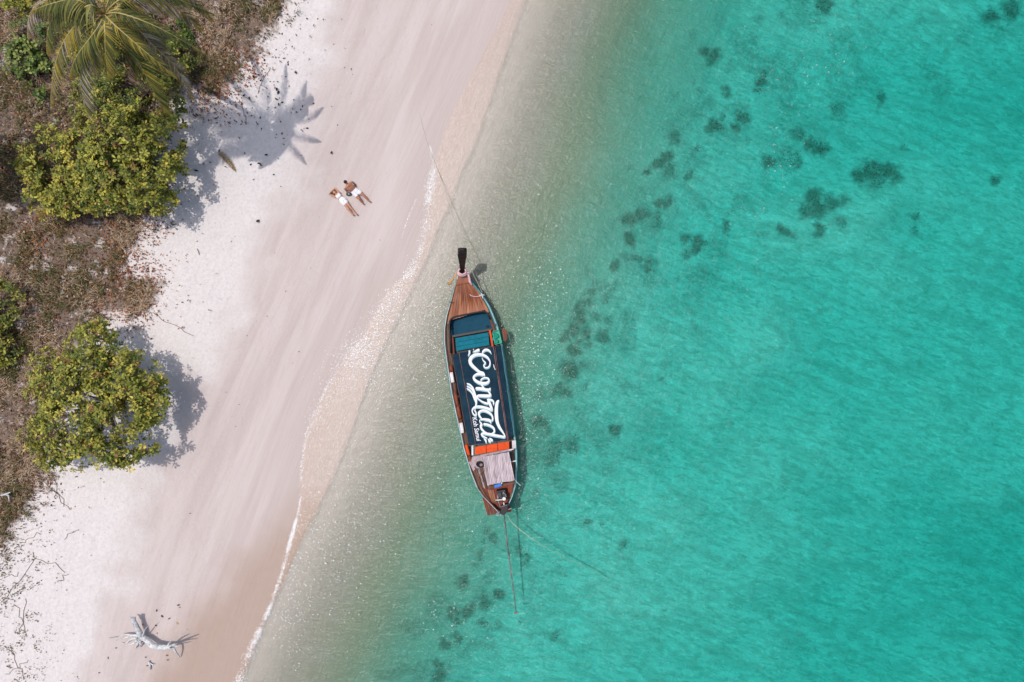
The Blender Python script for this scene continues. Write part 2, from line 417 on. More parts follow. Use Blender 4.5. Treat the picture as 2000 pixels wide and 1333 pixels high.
shr = m.noise(m.comb(m.math('MULTIPLY', S_, 1.2), m.math('MULTIPLY', DF, 4.0), 0.0), 1.0, 4, 0.6, 0.8)
bed = m.mix(m.math('MULTIPLY', m.ss(wrp, 7, 3), m.ss(shr, 0.45, 0.75, 0, 0.22)), bed, (0.17, 0.155, 0.115, 1))
wd = m.attr('weed').outputs['Fac']
wdf = m.ss(m.math('ADD', wd, m.math('MULTIPLY', m.math('SUBTRACT', m.noise(pos, 5.0, 4, 0.65), 0.5), 1.1)), 0.02, 1.2, 0, 0.76)
wdf = m.math('MULTIPLY', wdf, m.ss(wd, 0.0, 0.08))
bed = m.mix(wdf, bed, (0.075, 0.085, 0.055, 1))
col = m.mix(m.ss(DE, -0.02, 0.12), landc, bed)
hh = m.math('ADD', m.math('MULTIPLY', n_fine, 0.022), m.math('MULTIPLY', n_grain, 0.006))
hw = m.math('MULTIPLY', m.noise(pos, 4.5, 3, 0.55), m.ss(zw, 0.5, 3.5, 0, 0.05))
ft = m.noise(pos, 3.0, 1, 0.4)
hs = m.math('ADD', m.math('MULTIPLY', streak2, 0.030), m.math('MULTIPLY', m.ss(ft, 0.45, 0.75), m.ss(DF, -1.5, -4.5, 0, -0.018)))
hu = m.math('MULTIPLY', m.math('ADD', cr, m.math('MULTIPLY', shr, 0.6)), m.ss(DE, 0.3, 2.5, 0, 0.10))
dry = m.ss(DF, -1.5, -4.0, 0.25, 1.0)
height = m.math('ADD', m.math('ADD', m.math('MULTIPLY', hh, dry), hw), m.math('ADD', hs, hu))
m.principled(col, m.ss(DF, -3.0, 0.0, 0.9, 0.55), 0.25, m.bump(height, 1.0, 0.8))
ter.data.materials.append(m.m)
tag(ter, kind='structure')
ter['label'] = 'pale sandy beach sloping into the sea'

# ---------------------------------------------------------------- water: a closed body, clear surface, light-absorbing inside
mb = MB(); R = 560.0
wxs = axis(-29, 29, 2.0, 530); wys = axis(-20.5, 20.5, 2.0, 530)
WX, WY = np.meshgrid(wxs, wys); nwx, nwy = len(wxs), len(wys)
top = np.stack([WX.ravel(), WY.ravel(), np.zeros(WX.size)], -1)
bot = top.copy(); bot[:, 2] = -30
wi = np.arange(nwx * nwy).reshape(nwy, nwx); nb = nwx * nwy
q = lambda a: np.stack([a[:-1, :-1], a[:-1, 1:], a[1:, 1:], a[1:, :-1]], -1).reshape(-1, 4)
ft = q(wi); fb = q(wi + nb)[:, ::-1]
sides = []
for row, flip in ((wi[0], False), (wi[-1], True), (wi[:, 0], True), (wi[:, -1], False)):
    a, b = row[:-1], row[1:]
    f = np.stack([a, a + nb, b + nb, b], -1)
    sides.append(f if not flip else f[:, ::-1])
wf = np.concatenate([ft, fb] + sides)
m = NT('sea_water'); pos = m.pos()
w1 = m.noise(m.map(pos, (1, 2.2, 1), (0, 0, math.radians(10))), 1.5, 3, 0.55, 0.4)
w2 = m.noise(m.map(pos, (1, 1.7, 1), (0, 0, math.radians(-35))), 6.5, 3, 0.6, 0.5)
w3 = m.noise(m.map(pos, (1.3, 1, 1), (0, 0, math.radians(-60))), 2.6, 2, 0.5, 0.5)
hgt = m.math('ADD', m.math('ADD', m.math('MULTIPLY', w1, 0.055), m.math('MULTIPLY', w2, 0.034)), m.math('MULTIPLY', w3, 0.02))
nrm = m.bump(hgt, 1.0, 1.0)
fr = m.n('ShaderNodeFresnel'); fr.inputs[0].default_value = 1.33; m.l(nrm, fr.inputs[1])
tr = m.n('ShaderNodeBsdfTransparent'); gl = m.n('ShaderNodeBsdfGlossy'); gl.inputs['Roughness'].default_value = 0.13; m.l(nrm, gl.inputs['Normal'])
mx = m.n('ShaderNodeMixShader'); m.l(fr.outputs[0], mx.inputs[0]); m.l(tr.outputs[0], mx.inputs[1]); m.l(gl.outputs[0], mx.inputs[2])
m.l(mx.outputs[0], m.out.inputs['Surface'])
va = m.n('ShaderNodeVolumeAbsorption'); va.inputs['Color'].default_value = (1 - 0.73, 1 - 0.104, 1 - 0.112, 1); va.inputs['Density'].default_value = 1.0
m.l(va.outputs[0], m.out.inputs['Volume'])
water = mesh_np('sea_water', np.concatenate([top, bot]), wf, m.m, loc=(0, 0, 0))
tag(water, 'clear turquoise sea over a sandy bed', kind='structure')
WATER_MAT = m.m


# ---------------------------------------------------------------- materials for objects
def leaf_mat(name, rough=0.55, trans=0.25, spec=0.35):
    m = NT(name); c = m.attr('col').outputs['Color']
    n = m.noise(m.pos(), 9.0, 3, 0.6)
    c2 = m.mix(m.ss(n, 0.3, 0.7, 0, 0.35), c, m.mix(1.0, c, (0.55, 0.6, 0.5, 1), 'MULTIPLY'))
    p = m.principled(c2, rough, spec)
    t = m.n('ShaderNodeBsdfTranslucent'); m.l(c2, t.inputs[0])
    mx = m.n('ShaderNodeMixShader'); mx.inputs[0].default_value = trans
    m.l(p.outputs[0], mx.inputs[1]); m.l(t.outputs[0], mx.inputs[2]); m.l(mx.outputs[0], m.out.inputs[0])
    return m.m
M_LEAF = leaf_mat('leaf'); M_FROND = leaf_mat('frond_leaflet', 0.45, 0.2); M_LITTER = leaf_mat('dead_leaf', 0.85, 0.05, 0.15)
M_WEED = leaf_mat('seaweed_blade', 0.8, 0.1, 0.1)
M_BARK = mat('bark', (0.20, 0.155, 0.12, 1), 0.9, 0.15, 0.6, 9, 0.01, (1, 1, 3))
M_TWIG = mat('twig', (0.23, 0.17, 0.135, 1), 0.9, 0.15, 0.5, 20, 0.004)
M_PALMBARK = mat('palm_bark', (0.30, 0.26, 0.22, 1), 0.9, 0.15, 0.6, 6, 0.01, (1, 1, 5))
M_MIDRIB = mat('midrib', (0.50, 0.39, 0.14, 1), 0.5, 0.3, 0.4, 5)
M_DRIFT = mat('bleached_wood', (0.68, 0.68, 0.68, 1), 0.85, 0.2, 0.7, 8, 0.02, (1, 1, 1), (0.20, 0.22, 0.23, 1))
M_FOAM_GLINT = mat('foam', (0.80, 0.82, 0.82, 1), 0.6, 0.3, 0.1, 30)  # white of the foam and of the modelled sun glints

# ---------------------------------------------------------------- leaf clouds
LT = np.array([(0, 0, 0), (.38, -.36, .06), (.38, .36, .06), (.76, -.46, .03), (.76, .46, .03), (1.0, 0, -.10), (.52, 0, -.07)])
LF = np.array([(0, 1, 6), (0, 6, 2), (1, 3, 6), (6, 4, 2), (3, 5, 6), (6, 5, 4)])
def leaves(pos, dirs, nrm, L, W):
    """pos, dirs, nrm (N,3); L, W (N,) -> verts, faces"""
    N = len(pos); dirs = dirs / np.linalg.norm(dirs, axis=1, keepdims=True)
    side = np.cross(dirs, nrm); side /= (np.linalg.norm(side, axis=1, keepdims=True) + 1e-9)
    up = np.cross(side, dirs)
    v = (pos[:, None, :] + dirs[:, None, :] * (LT[None, :, 0:1] * L[:, None, None]) + side[:, None, :] * (LT[None, :, 1:2] * W[:, None, None])
         + up[:, None, :] * (LT[None, :, 2:3] * L[:, None, None]))
    f = LF[None] + (np.arange(N) * 7)[:, None, None]
    return v.reshape(-1, 3), f.reshape(-1, 3)

def palette(n, cols, w, jitter=0.18):
    w = np.array(w, float); w /= w.sum(); k = RNG.choice(len(cols), n, p=w)
    c = np.array(cols)[k] * (1 + RNG.normal(0, jitter, (n, 1))); return np.clip(c, 0.01, 1)
GREENS = [(0.095, 0.135, 0.028), (0.22, 0.245, 0.04), (0.42, 0.40, 0.07), (0.58, 0.48, 0.08), (0.29, 0.15, 0.055)]

def crown_lobes(lobes, n_ros, leaf_l=0.2, leaf_w=0.085, per=8, cols=GREENS, w=(3, 5, 4.2, 1.4, 0.6), base_z=0.0, hollow=0.62):
    """lobes: (x, y, z, rx, ry, rz) ellipsoids. returns verts, faces, colours, rosette centres"""
    vol = np.array([l[3] * l[4] for l in lobes]); k = RNG.choice(len(lobes), n_ros, p=vol / vol.sum())
    L = np.array(lobes)[k]
    d = RNG.normal(size=(n_ros, 3)); d[:, 2] = np.abs(d[:, 2]) * 0.9 - 0.25; d /= np.linalg.norm(d, axis=1, keepdims=True)
    rr = hollow + (1 - hollow) * RNG.random(n_ros) ** 0.6
    lump = 0.62 + 0.70 * fbm(d[:, 0] * 2.6 + k * 9.1 + 50, d[:, 1] * 2.6 + d[:, 2] * 1.7 + 50, 77, 2)
    c = L[:, :3] + d * L[:, 3:6] * (rr * lump)[:, None]
    keep = c[:, 2] > base_z + 0.12
    keep &= fbm(c[:, 0] * 1.5 + 80, c[:, 1] * 1.5 + 60 + c[:, 2], 91, 2) > 0.42
    c = c[keep]; d = d[keep]; n = len(c)
    ax = d * 0.8 + np.array([0, 0, 0.9]); ax += RNG.normal(0, .25, ax.shape); ax /= np.linalg.norm(ax, axis=1, keepdims=True)
    t1 = np.cross(ax, RNG.normal(size=ax.shape)); t1 /= np.linalg.norm(t1, axis=1, keepdims=True); t2 = np.cross(ax, t1)
    a = (np.arange(per) * (2 * np.pi / per) * 1.0)[None] + RNG.random((n, 1)) * 6.28 + RNG.normal(0, .25, (n, per))
    el = RNG.normal(0.30, 0.30, (n, per))
    dr = (t1[:, None] * np.cos(a)[..., None] + t2[:, None] * np.sin(a)[..., None]) * np.cos(el)[..., None] + ax[:, None] * np.sin(el)[..., None]
    nr = ax[:, None] * np.cos(el)[..., None] - (t1[:, None] * np.cos(a)[..., None] + t2[:, None] * np.sin(a)[..., None]) * np.sin(el)[..., None]
    pos = (c[:, None] + dr * 0.02 + RNG.normal(0, .035, dr.shape)).reshape(-1, 3); dr = dr.reshape(-1, 3); nr = nr.reshape(-1, 3)
    N = len(pos); Ls = leaf_l * RNG.uniform(.6, 1.15, N); Ws = Ls * (leaf_w / leaf_l) * 1.0
    v, f = leaves(pos, dr, nr, Ls, Ws)
    base = palette(n, cols, w, 0.12)
    cc = np.repeat(base, per, axis=0) * (1 + RNG.normal(0, .16, (N, 1))); alt = palette(N, cols, w); sw = RNG.random(N) < 0.25
    cc[sw] = alt[sw]; cc = np.clip(cc, .008, .9)
    return v, f, np.repeat(cc, 7, axis=0), c

def make_bush(name, label, cat, lobes, n_ros, foot, group=None, **kw):
    """foot: (x, y) world; trunk forks into limbs that run to the leaf clumps"""
    z0 = gz(*foot); root = empty(name, (foot[0], foot[1], z0)); tag(root, label, cat, group)
    v, f, c, cen = crown_lobes(lobes, n_ros, base_z=z0, **kw)
    mesh_np('crown', v, f, M_LEAF, root, c)
    t = MB(); top = Vector((foot[0], foot[1], z0 + (np.mean([l[2] for l in lobes]) - z0) * 0.45))
    t.tube([(foot[0], foot[1], z0 - .15), (foot[0] + .05, foot[1], z0 + .3), top], [0.13, 0.10, 0.08], 8, 0.08)
    t.build('trunk', M_BARK, root, smooth=True)
    b = MB(); pick = RNG.choice(len(cen), min(len(cen), 90), replace=False)
    for i, k in enumerate(pick):
        e = Vector(cen[k]); mid = top.lerp(e, 0.5) + Vector((random.uniform(-.12, .12), random.uniform(-.12, .12), -.12))
        r = 0.045 if i % 6 == 0 else 0.02
        b.tube([top, top.lerp(mid, .5), mid, e], [r, r * .9, r * .7, .006], 5)
    b.build('limb', M_TWIG, root, smooth=True)
    return root

def lobe(px, py, z, rpx, rz, ry=None):
    p = P(px, py, z); k = (1 - z / H) / S
    return (p.x, p.y, z, rpx * k, (ry or rpx) * k, rz)
B_l = [lobe(185, 785, 2.7, 112, 1.7), lobe(115, 740, 2.3, 62, 1.2), lobe(250, 745, 2.6, 66, 1.2), lobe(130, 850, 2.2, 72, 1.1), lobe(235, 845, 2.5, 72, 1.2), lobe(180, 690, 2.3, 60, 1.1), lobe(285, 790, 2.5, 46, .9)]
make_bush('beach_tree', 'round yellow-green beach tree with a dappled shadow, nearest the driftwood', 'tree', B_l, 3000, P(240, 782, 0)[:2], leaf_l=.19, leaf_w=.10)
A_l = [lobe(262, 318, 2.9, 92, 1.4), lobe(215, 270, 2.5, 80, 1.2), lobe(300, 265, 2.6, 62, 1.2), lobe(320, 335, 2.4, 46, .9), lobe(290, 385, 2.3, 46, .9), lobe(215, 345, 2.4, 60, 1.0)]
make_bush('beach_tree', 'leafy green beach tree between the palm and the white sand', 'tree', A_l, 2350, P(300, 322, 0)[:2], leaf_l=.185, leaf_w=.098)
A2 = [lobe(110, 320, 2.2, 72, 1.1), lobe(95, 385, 1.9, 42, .8), lobe(140, 375, 1.9, 52, .8), lobe(150, 290, 2.1, 52, .9), lobe(65, 330, 1.8, 32, .7)]
make_bush('beach_tree', 'yellowish bushy tree growing against the left side of the leafy green one', 'tree', A2, 1200, P(150, 345, 0)[:2], leaf_l=.19, leaf_w=.10, w=(2, 4, 5, 2.4, 1))
A3 = [lobe(275, 180, 2.2, 64, 1.0), lobe(325, 205, 1.9, 38, .8), lobe(230, 200, 2.0, 46, .8), lobe(315, 130, 1.7, 46, .8), lobe(250, 120, 1.8, 56, .8), lobe(190, 130, 1.5, 52, .7), lobe(180, 195, 1.5, 46, .7), lobe(235, 60, 1.6, 60, .8), lobe(160, 60, 1.3, 50, .6), lobe(355, 110, 1.2, 34, .5)]
make_bush('shrub', 'dark green shrub growing in the shade under the palm fronds', 'shrub', A3, 1900, P(310, 195, 0)[:2], leaf_l=.17, leaf_w=.085, w=(6, 4, 1.5, .4, .6))
C1 = [lobe(60, 72, 1.0, 34, .6), lobe(52, 118, 1.0, 36, .6), lobe(82, 150, 1.1, 38, .6), lobe(30, 100, .9, 22, .5), lobe(70, 185, .9, 22, .5), lobe(108, 130, 1.1, 26, .5)]
make_bush('shrub', 'fresh green creeping shrub at the left edge beside the palm', 'shrub', C1, 330, P(85, 130, 0)[:2], leaf_l=.19, leaf_w=.13, per=6, cols=[(0.07, 0.13, 0.03), (0.17, 0.23, 0.05), (0.32, 0.36, 0.09)], w=(3, 3, 1.5))
C2 = [lobe(8, 580, 1.5, 34, .8), lobe(-15, 620, 1.4, 40, .8), lobe(20, 625, 1.2, 30, .6), lobe(0, 680, 1.2, 36, .6)]
make_bush('shrub', 'low shrub cut by the left edge of the photo between two beach trees', 'shrub', C2, 330, P(10, 620, 0)[:2], leaf_l=.18, leaf_w=.09, w=(3, 5, 4, 1, .6))
C3 = [lobe(10, 12, 1.3, 36, .7), lobe(45, -20, 1.3, 40, .7), lobe(100, -10, 1.2, 36, .6)]
make_bush('shrub', 'yellow-green shrub in the top left corner of the photo', 'shrub', C3, 300, P(40, 10, 0)[:2], leaf_l=.18, leaf_w=.1, w=(2, 4, 5, 2, .4))
C4 = [lobe(350, 60, .8, 24, .4), lobe(330, 85, .8, 20, .4), lobe(365, 75, .7, 16, .35)]
make_bush('shrub', 'small low green shrub right of the palm crown', 'shrub', C4, 90, P(350, 70, 0)[:2], leaf_l=.17, leaf_w=.1, per=6, cols=[(0.07, 0.14, 0.02), (0.16, 0.22, 0.03)], w=(3, 2))
C5 = [lobe(-95, 262, 4.6, 66, 1.3), lobe(-110, 300, 4.4, 60, 1.2)]
make_bush('beach_tree', 'tree just beyond the left edge that shades the ground there', 'tree', C5, 900, P(-60, 270, 0)[:2], leaf_l=.2, leaf_w=.1)
C6 = [lobe(25, 672, .7, 30, .4), lobe(58, 650, .6, 24, .35), lobe(10, 720, .7, 26, .4), lobe(35, 760, .5, 22, .3)]
make_bush('shrub', 'sparse dull green undergrowth shrub left of the round tree', 'shrub', C6, 260, P(30, 670, 0)[:2], leaf_l=.14, leaf_w=.07, cols=[(0.07, 0.09, 0.02), (0.15, 0.14, 0.03), (0.2, 0.13, 0.05)], w=(3, 2, 1))

# ---------------------------------------------------------------- coconut palm
def bez(pts, n):
    pts = [Vector(p) for p in pts]; out = []
    for i in range(n):
        t = i / (n - 1) * (len(pts) - 1); k = min(int(t), len(pts) - 2); u = t - k
        p0 = pts[max(k - 1, 0)]; p1 = pts[k]; p2 = pts[k + 1]; p3 = pts[min(k + 2, len(pts) - 1)]
        out.append(0.5 * ((2 * p1) + (p2 - p0) * u + (2 * p0 - 5 * p1 + 4 * p2 - p3) * u * u + (3 * p1 - p0 - 3 * p2 + p3) * u ** 3))
    return out
FR_G = [(0.055, 0.080, 0.022), (0.11, 0.125, 0.030), (0.23, 0.21, 0.045)]
FR_Y = [(0.20, 0.17, 0.03), (0.40, 0.30, 0.04), (0.09, 0.10, 0.025)]
FR_D = [(0.36, 0.29, 0.21), (0.46, 0.40, 0.34), (0.20, 0.14, 0.09)]
def frond(root, pts, cols, ln=0.95, tipcol=(0.36, 0.24, 0.02), name='frond', hang=0.9, stations=66, skip=0.10):
    rc = bez(pts, 26); arr = np.array([tuple(p) for p in rc]); V = []; F = []; C = []
    cum = np.concatenate([[0], np.cumsum(np.linalg.norm(np.diff(arr, axis=0), axis=1))]); cum /= cum[-1]
    for i in range(stations):
        u = skip + (1 - skip) * (i + .5) / stations
        p = np.array([np.interp(u, cum, arr[:, k]) for k in range(3)])
        q2 = np.array([np.interp(min(u + .03, 1), cum, arr[:, k]) for k in range(3)]); q1 = np.array([np.interp(max(u - .03, 0), cum, arr[:, k]) for k in range(3)])
        t = (q2 - q1); t /= np.linalg.norm(t); sd = np.cross(t, [0, 0, 1.]); nn = np.linalg.norm(sd)
        sd = sd / nn if nn > .05 else np.array([1., 0, 0])
        for sg in (-1, 1):
            if random.random() < 0.04: continue
            L = ln * (0.55 + 0.6 * math.sin(math.pi * min(1, u * .95 + .08)) ** .8) * random.uniform(.85, 1.08) * (1 - .45 * max(0, u - .75) / .25)
            d0 = sd * sg * (0.95 - .45 * u) + t * (0.45 + .55 * u) + np.array([0, 0, 0.12]); d0 /= np.linalg.norm(d0)
            w = 0.021 * random.uniform(.8, 1.3); pp = p.copy(); dd = d0.copy(); nseg = 4; b = len(V)
            wd = np.cross(dd, [0, 0, 1.]); wd /= (np.linalg.norm(wd) + 1e-6); tilt = np.array([0, 0, random.uniform(-.5, .5)])
            wv = wd + tilt; wv /= np.linalg.norm(wv)
            c = np.array(random.choice(cols)) * random.uniform(.75, 1.25); tc = np.array(tipcol)
            for s in range(nseg + 1):
                ws = w * (1 - (s / nseg) ** 1.6 * .9); V += [pp - wv * ws, pp + wv * ws]
                k = max(0, (u - .82) / .18) * .7; cc = c * (1 - k) + tc * k; C += [cc, cc]
                dd = dd + np.array([0, 0, -hang * random.uniform(.22, .34)]) ; dd /= np.linalg.norm(dd); pp = pp + dd * L / nseg
            for s in range(nseg): F.append((b + 2 * s, b + 2 * s + 1, b + 2 * s + 3, b + 2 * s + 2))
    o = mesh_np(name, np.array(V), np.array(F), M_FROND, root, np.clip(np.array(C), .01, 1))
    rb = MB().tube(rc, [0.030 * (1 - i / 25 * .75) for i in range(26)], 5)
    rb.build('midrib', M_MIDRIB, o, smooth=True)
    return o
PZ = 10.0; foot = P(345, 155, 0); cz = Vector(P(203, 28, PZ))
palm = empty('coconut_palm', (foot.x, foot.y, gz(foot.x, foot.y)))
tag(palm, 'tall coconut palm with drooping olive fronds and a star-shaped shadow on the sand', 'palm tree')
tp = bez([(foot.x, foot.y, 0), (foot.x + .6, foot.y - .25, 3), (foot.x + 1.5, foot.y - .7, 6.5), (cz.x, cz.y, PZ - .35)], 16)
MB().tube(tp, [.22] + [.15 - .003 * i for i in range(15)], 10, 0.03).build('trunk', M_PALMBARK, palm, smooth=True)
cr = MB()
for i in range(7):
    a = i * .9; cr.ball((cz.x + .22 * math.cos(a), cz.y + .22 * math.sin(a), PZ - .45), (.13, .13, .16), 8, 5)
nuts = cr; 
for i in range(7):
    a = i * .9; MB().ball((cz.x + .24 * math.cos(a), cz.y + .24 * math.sin(a), PZ - .45), (.12, .12, .15), 9, 6).build('coconut', mat('coconut_husk', (0.20, 0.20, 0.03, 1), .6) if i == 0 else bpy.data.materials['coconut_husk'], palm, smooth=True)
C0 = (203, 28, PZ)
TR = [([C0, (130, -5, 10.4), (75, 8, 9.6), (55, 40, 8.6), (53, 72, 7.6)], FR_D, .85), ([C0, (160, 5, 10.5), (112, 26, 9.8), (94, 58, 8.9), (91, 104, 7.8)], FR_G, .95),
      ([C0, (170, 30, 10.4), (137, 62, 9.7), (114, 105, 8.8), (102, 160, 7.6), (99, 206, 6.6)], FR_Y + FR_D[:1], .9), ([C0, (182, 50, 10.3), (163, 100, 9.5), (157, 160, 8.3), (174, 236, 6.6)], FR_G + FR_D, .95),
      ([C0, (215, 42, 10.5), (243, 84, 9.8), (275, 130, 8.9), (302, 182, 7.7), (326, 222, 6.6)], FR_Y + FR_G, .95), ([C0, (230, 18, 10.5), (252, 28, 10.1), (274, 46, 9.5), (294, 66, 8.9)], FR_Y, .75),
      ([C0, (250, 40, 10.3), (300, 90, 9.0), (345, 135, 7.8), (376, 196, 6.4)], FR_D, .6), ([C0, (240, -2, 10.4), (292, -2, 9.9), (346, 18, 9.0), (392, 58, 7.9)], FR_Y + FR_D, .8),
      ([C0, (255, -20, 10.4), (320, -22, 9.6), (370, -5, 8.8), (414, 42, 7.6)], FR_D + FR_Y, .7), ([C0, (185, 45, 10.5), (176, 85, 9.9), (182, 136, 8.8)], FR_Y, .8),
      ([C0, (205, 60, 10.6), (206, 105, 9.9), (211, 152, 8.8)], FR_Y, .7), ([C0, (225, 60, 10.4), (252, 105, 9.4), (262, 150, 8.2)], FR_G, .8), ([C0, (175, 10, 10.7), (140, 40, 10.0), (126, 80, 9.0)], FR_G, .9), ([C0, (240, 25, 10.3), (285, 60, 9.5), (318, 110, 8.4)], FR_G, .8), ([C0, (190, 55, 10.5), (150, 110, 9.4), (135, 150, 8.4)], FR_G, .8), ([C0, (150, 0, 10.8), (105, 6, 10.4), (60, 22, 9.4)], FR_G, .9)]
for pts, cols, ln in TR:
    frond(palm, [tuple(P(*p)) for p in pts], cols, ln * 1.08, hang=1.1)
for a, r, dz in [(14, 3.4, 2.0), (40, 3.3, 2.2), (66, 3.3, 1.6), (95, 3.5, 2.4), (125, 3.2, 1.8), (158, 3.3, 2.4), (-16, 3.2, 1.6), (-42, 3.0, 1.2)]:
    ar = math.radians(a); cs, sn = math.cos(ar), math.sin(ar)
    frond(palm, [tuple(cz), (cz.x + cs * r * .33, cz.y + sn * r * .33, PZ + .65), (cz.x + cs * r * .7, cz.y + sn * r * .7, PZ + .25), (cz.x + cs * r, cz.y + sn * r, PZ + .3 - dz)], random.choice([FR_G, FR_G, FR_Y]), .60, stations=46, hang=1.9)

# fallen dry frond piece on the white sand
q0 = [PG(426, 298, .04), PG(436, 305, .10), PG(446, 316, .08), PG(461, 335, .02)]
fp = empty('fallen_frond', q0[0]); tag(fp, 'dry brown frond piece fallen on the white sand beside the dappled shadow', 'palm frond')
frond(fp, [tuple(p) for p in q0], [(0.16, 0.10, 0.045), (0.24, 0.16, 0.07)], .22, (0.2, 0.13, 0.06), 'blade', .3, 20, .02)

# ---------------------------------------------------------------- undergrowth: litter, grass
def scatter(n, x0, x1, y0, y1, accept):
    X = RNG.uniform(x0, x1, n * 3); Y = RNG.uniform(y0, y1, n * 3); k = RNG.random(n * 3) < accept(X, Y)
    X, Y = X[k][:n], Y[k][:n]; return X, Y, ground_z(X, Y)
def veg_accept(X, Y, edge=0.5, out=0.35):
    d = inside_dist(VEG, X, Y) + (fbm(X * 2.4, Y * 2.4, 11, 3) - .5) * 1.8
    a = np.where(d > 0, 1.0, np.exp(d / out) * edge)
    return a * np.clip((fbm(X * .9 + 5, Y * .9, 12, 3) - .36) * 7, .22, 1)
def litter(name, n, accept, size, cols, w, lift=0.05, kind='stuff', cup=.35, box=(-28.5, -10, -18.5, 18.5), mt=None):
    X, Y, Z = scatter(n, *box, accept); n = len(X)
    a = RNG.random(n) * 6.283; e = RNG.normal(0, cup, n); d = np.stack([np.cos(a) * np.cos(e), np.sin(a) * np.cos(e), np.sin(e)], -1)
    nr = np.stack([RNG.normal(0, cup, n), RNG.normal(0, cup, n), np.ones(n)], -1)
    L = size * RNG.uniform(.5, 1.4, n); v, f = leaves(np.stack([X, Y, Z + .012 + RNG.random(n) ** 2 * lift], -1), d, nr, L, L * RNG.uniform(.35, .6, n))
    o = mesh_np(name, v, f, mt or M_LITTER, None, np.repeat(palette(n, cols, w, .25), 7, axis=0), loc=(-20, 0, .4)); o['kind'] = kind; return o
BR = [(0.24, 0.10, 0.05), (0.34, 0.19, 0.11), (0.12, 0.065, 0.04), (0.44, 0.33, 0.24), (0.05, 0.035, 0.025)]
litter('leaf_litter', 46000, lambda X, Y: veg_accept(X, Y, .5, .5), .12, BR, (3, 3, 3, 2, 2), .16)['label'] = 'brown fallen leaves under the plants'
# red-brown leaf drifts along the sand edge
drifts = [PG(x, y) for x, y in [(250, 545), (275, 560), (290, 548), (245, 575), (255, 600), (235, 470), (250, 440), (240, 505), (270, 600), (225, 590), (430, 190), (425, 175), (350, 160), (400, 195), (295, 430), (60, 470), (100, 435), (480, 130), (455, 120)]]
def dr_acc(X, Y):
    r = np.zeros(X.shape)
    for p in drifts: r = np.maximum(r, np.exp(-((X - p.x) ** 2 + (Y - p.y) ** 2) / .8))
    return r
litter('leaf_drift', 9500, dr_acc, .11, [(0.34, 0.10, 0.04), (0.44, 0.19, 0.08), (0.15, 0.06, 0.035)], (5, 3, 2), .10, box=(-25, -12, -1, 15))['label'] = 'red-brown leaves blown together at the edge of the sand'
SP = [(0.06, 0.05, 0.045), (0.16, 0.09, 0.06), (0.26, 0.16, 0.10)]
def edge_acc(X, Y):
    d = inside_dist(VEG, X, Y); return np.exp(np.minimum(d, 0) / 1.1) * np.clip((fbm(X * 1.3, Y * 1.3, 61, 3) - .5) * 6, 0, 1) * .5 + np.exp(np.minimum(d, 0) / 2.4) * .05
litter('leaf_crumbs', 5200, edge_acc, .075, SP, (2, 2, 1), .02, cup=.5)['label'] = 'small dark leaf crumbs strewn on the white sand'
# dark crumbs under the palm shadow
def box_acc(cx, cy, s):
    p = PG(cx, cy); return lambda X, Y: np.exp(-((X - p.x) ** 2 + (Y - p.y) ** 2) / (2 * s * s)) * np.clip((fbm(X * 2.4, Y * 2.4, 71, 3) - .42) * 8, 0, 1)
litter('leaf_crumbs', 300, box_acc(520, 240, 1.5), .17, [(0.02, 0.02, 0.02), (0.05, 0.035, 0.025)], (3, 1), .03, box=(-17, -8, 5, 16), cup=.5)['label'] = 'dark seed pods and leaves scattered in the palm shadow'
litter('leaf_crumbs', 300, box_acc(590, 90, 1.4), .10, [(0.04, 0.035, 0.03), (0.12, 0.07, 0.04)], (2, 1), .03, box=(-16, -5, 8, 18), cup=.5)['label'] = 'dark seed pods scattered on the white sand right of the undergrowth'
litter('leaf_crumbs', 260, lambda X, Y: (dist_film(X, Y) < -2) * np.clip((fbm(X * .8, Y * .8, 81, 2) - .5) * 3, 0, 1) * .6, .05, SP, (3, 2, 1), .015, box=(-26, -4, -17.5, 17.5), cup=.4)['label'] = 'tiny specks of leaf on the flat sand'

def grass(name, ntuft, per, accept, h, cols, w, spread=.9, box=(-28.5, -10, -18.5, 18.5)):
    X, Y, Z = scatter(ntuft, *box, accept); n = len(X); N = n * per
    X = np.repeat(X, per) + RNG.normal(0, .07, N); Y = np.repeat(Y, per) + RNG.normal(0, .07, N); Z = np.repeat(Z, per)
    a = RNG.random(N) * 6.283; ln = h * RNG.uniform(.5, 1.5, N); tl = RNG.uniform(.25, 1, N) * spread
    o = np.stack([np.cos(a), np.sin(a)], -1); sd = np.stack([-o[:, 1], o[:, 0], np.zeros(N)], -1)
    P0 = np.stack([X, Y, Z], -1); wdt = RNG.uniform(.005, .012, N)
    p1 = P0 + np.concatenate([o * (ln * tl * .4)[:, None], (ln * .55)[:, None]], -1)
    p2 = P0 + np.concatenate([o * (ln * tl * 1.05)[:, None], (ln * (.75 - .35 * tl))[:, None]], -1)
    w3 = sd * wdt[:, None]
    v = np.stack([P0 - w3, P0 + w3, p1 - w3, p1 + w3, p2], 1).reshape(-1, 3)
    b = np.arange(N)[:, None, None] * 5; f = (np.array([(0, 1, 3), (0, 3, 2), (2, 3, 4)])[None] + b).reshape(-1, 3)
    ob = mesh_np(name, v, f, M_LITTER, None, np.repeat(palette(N, cols, w, .25), 5, axis=0), loc=(-20, 0, .4)); ob['kind'] = 'stuff'; return ob
TANC = [(0.52, 0.38, 0.25), (0.34, 0.22, 0.13), (0.24, 0.20, 0.12), (0.56, 0.46, 0.36)]
OLV = [(0.10, 0.105, 0.04), (0.17, 0.15, 0.06), (0.07, 0.085, 0.03), (0.26, 0.21, 0.11)]
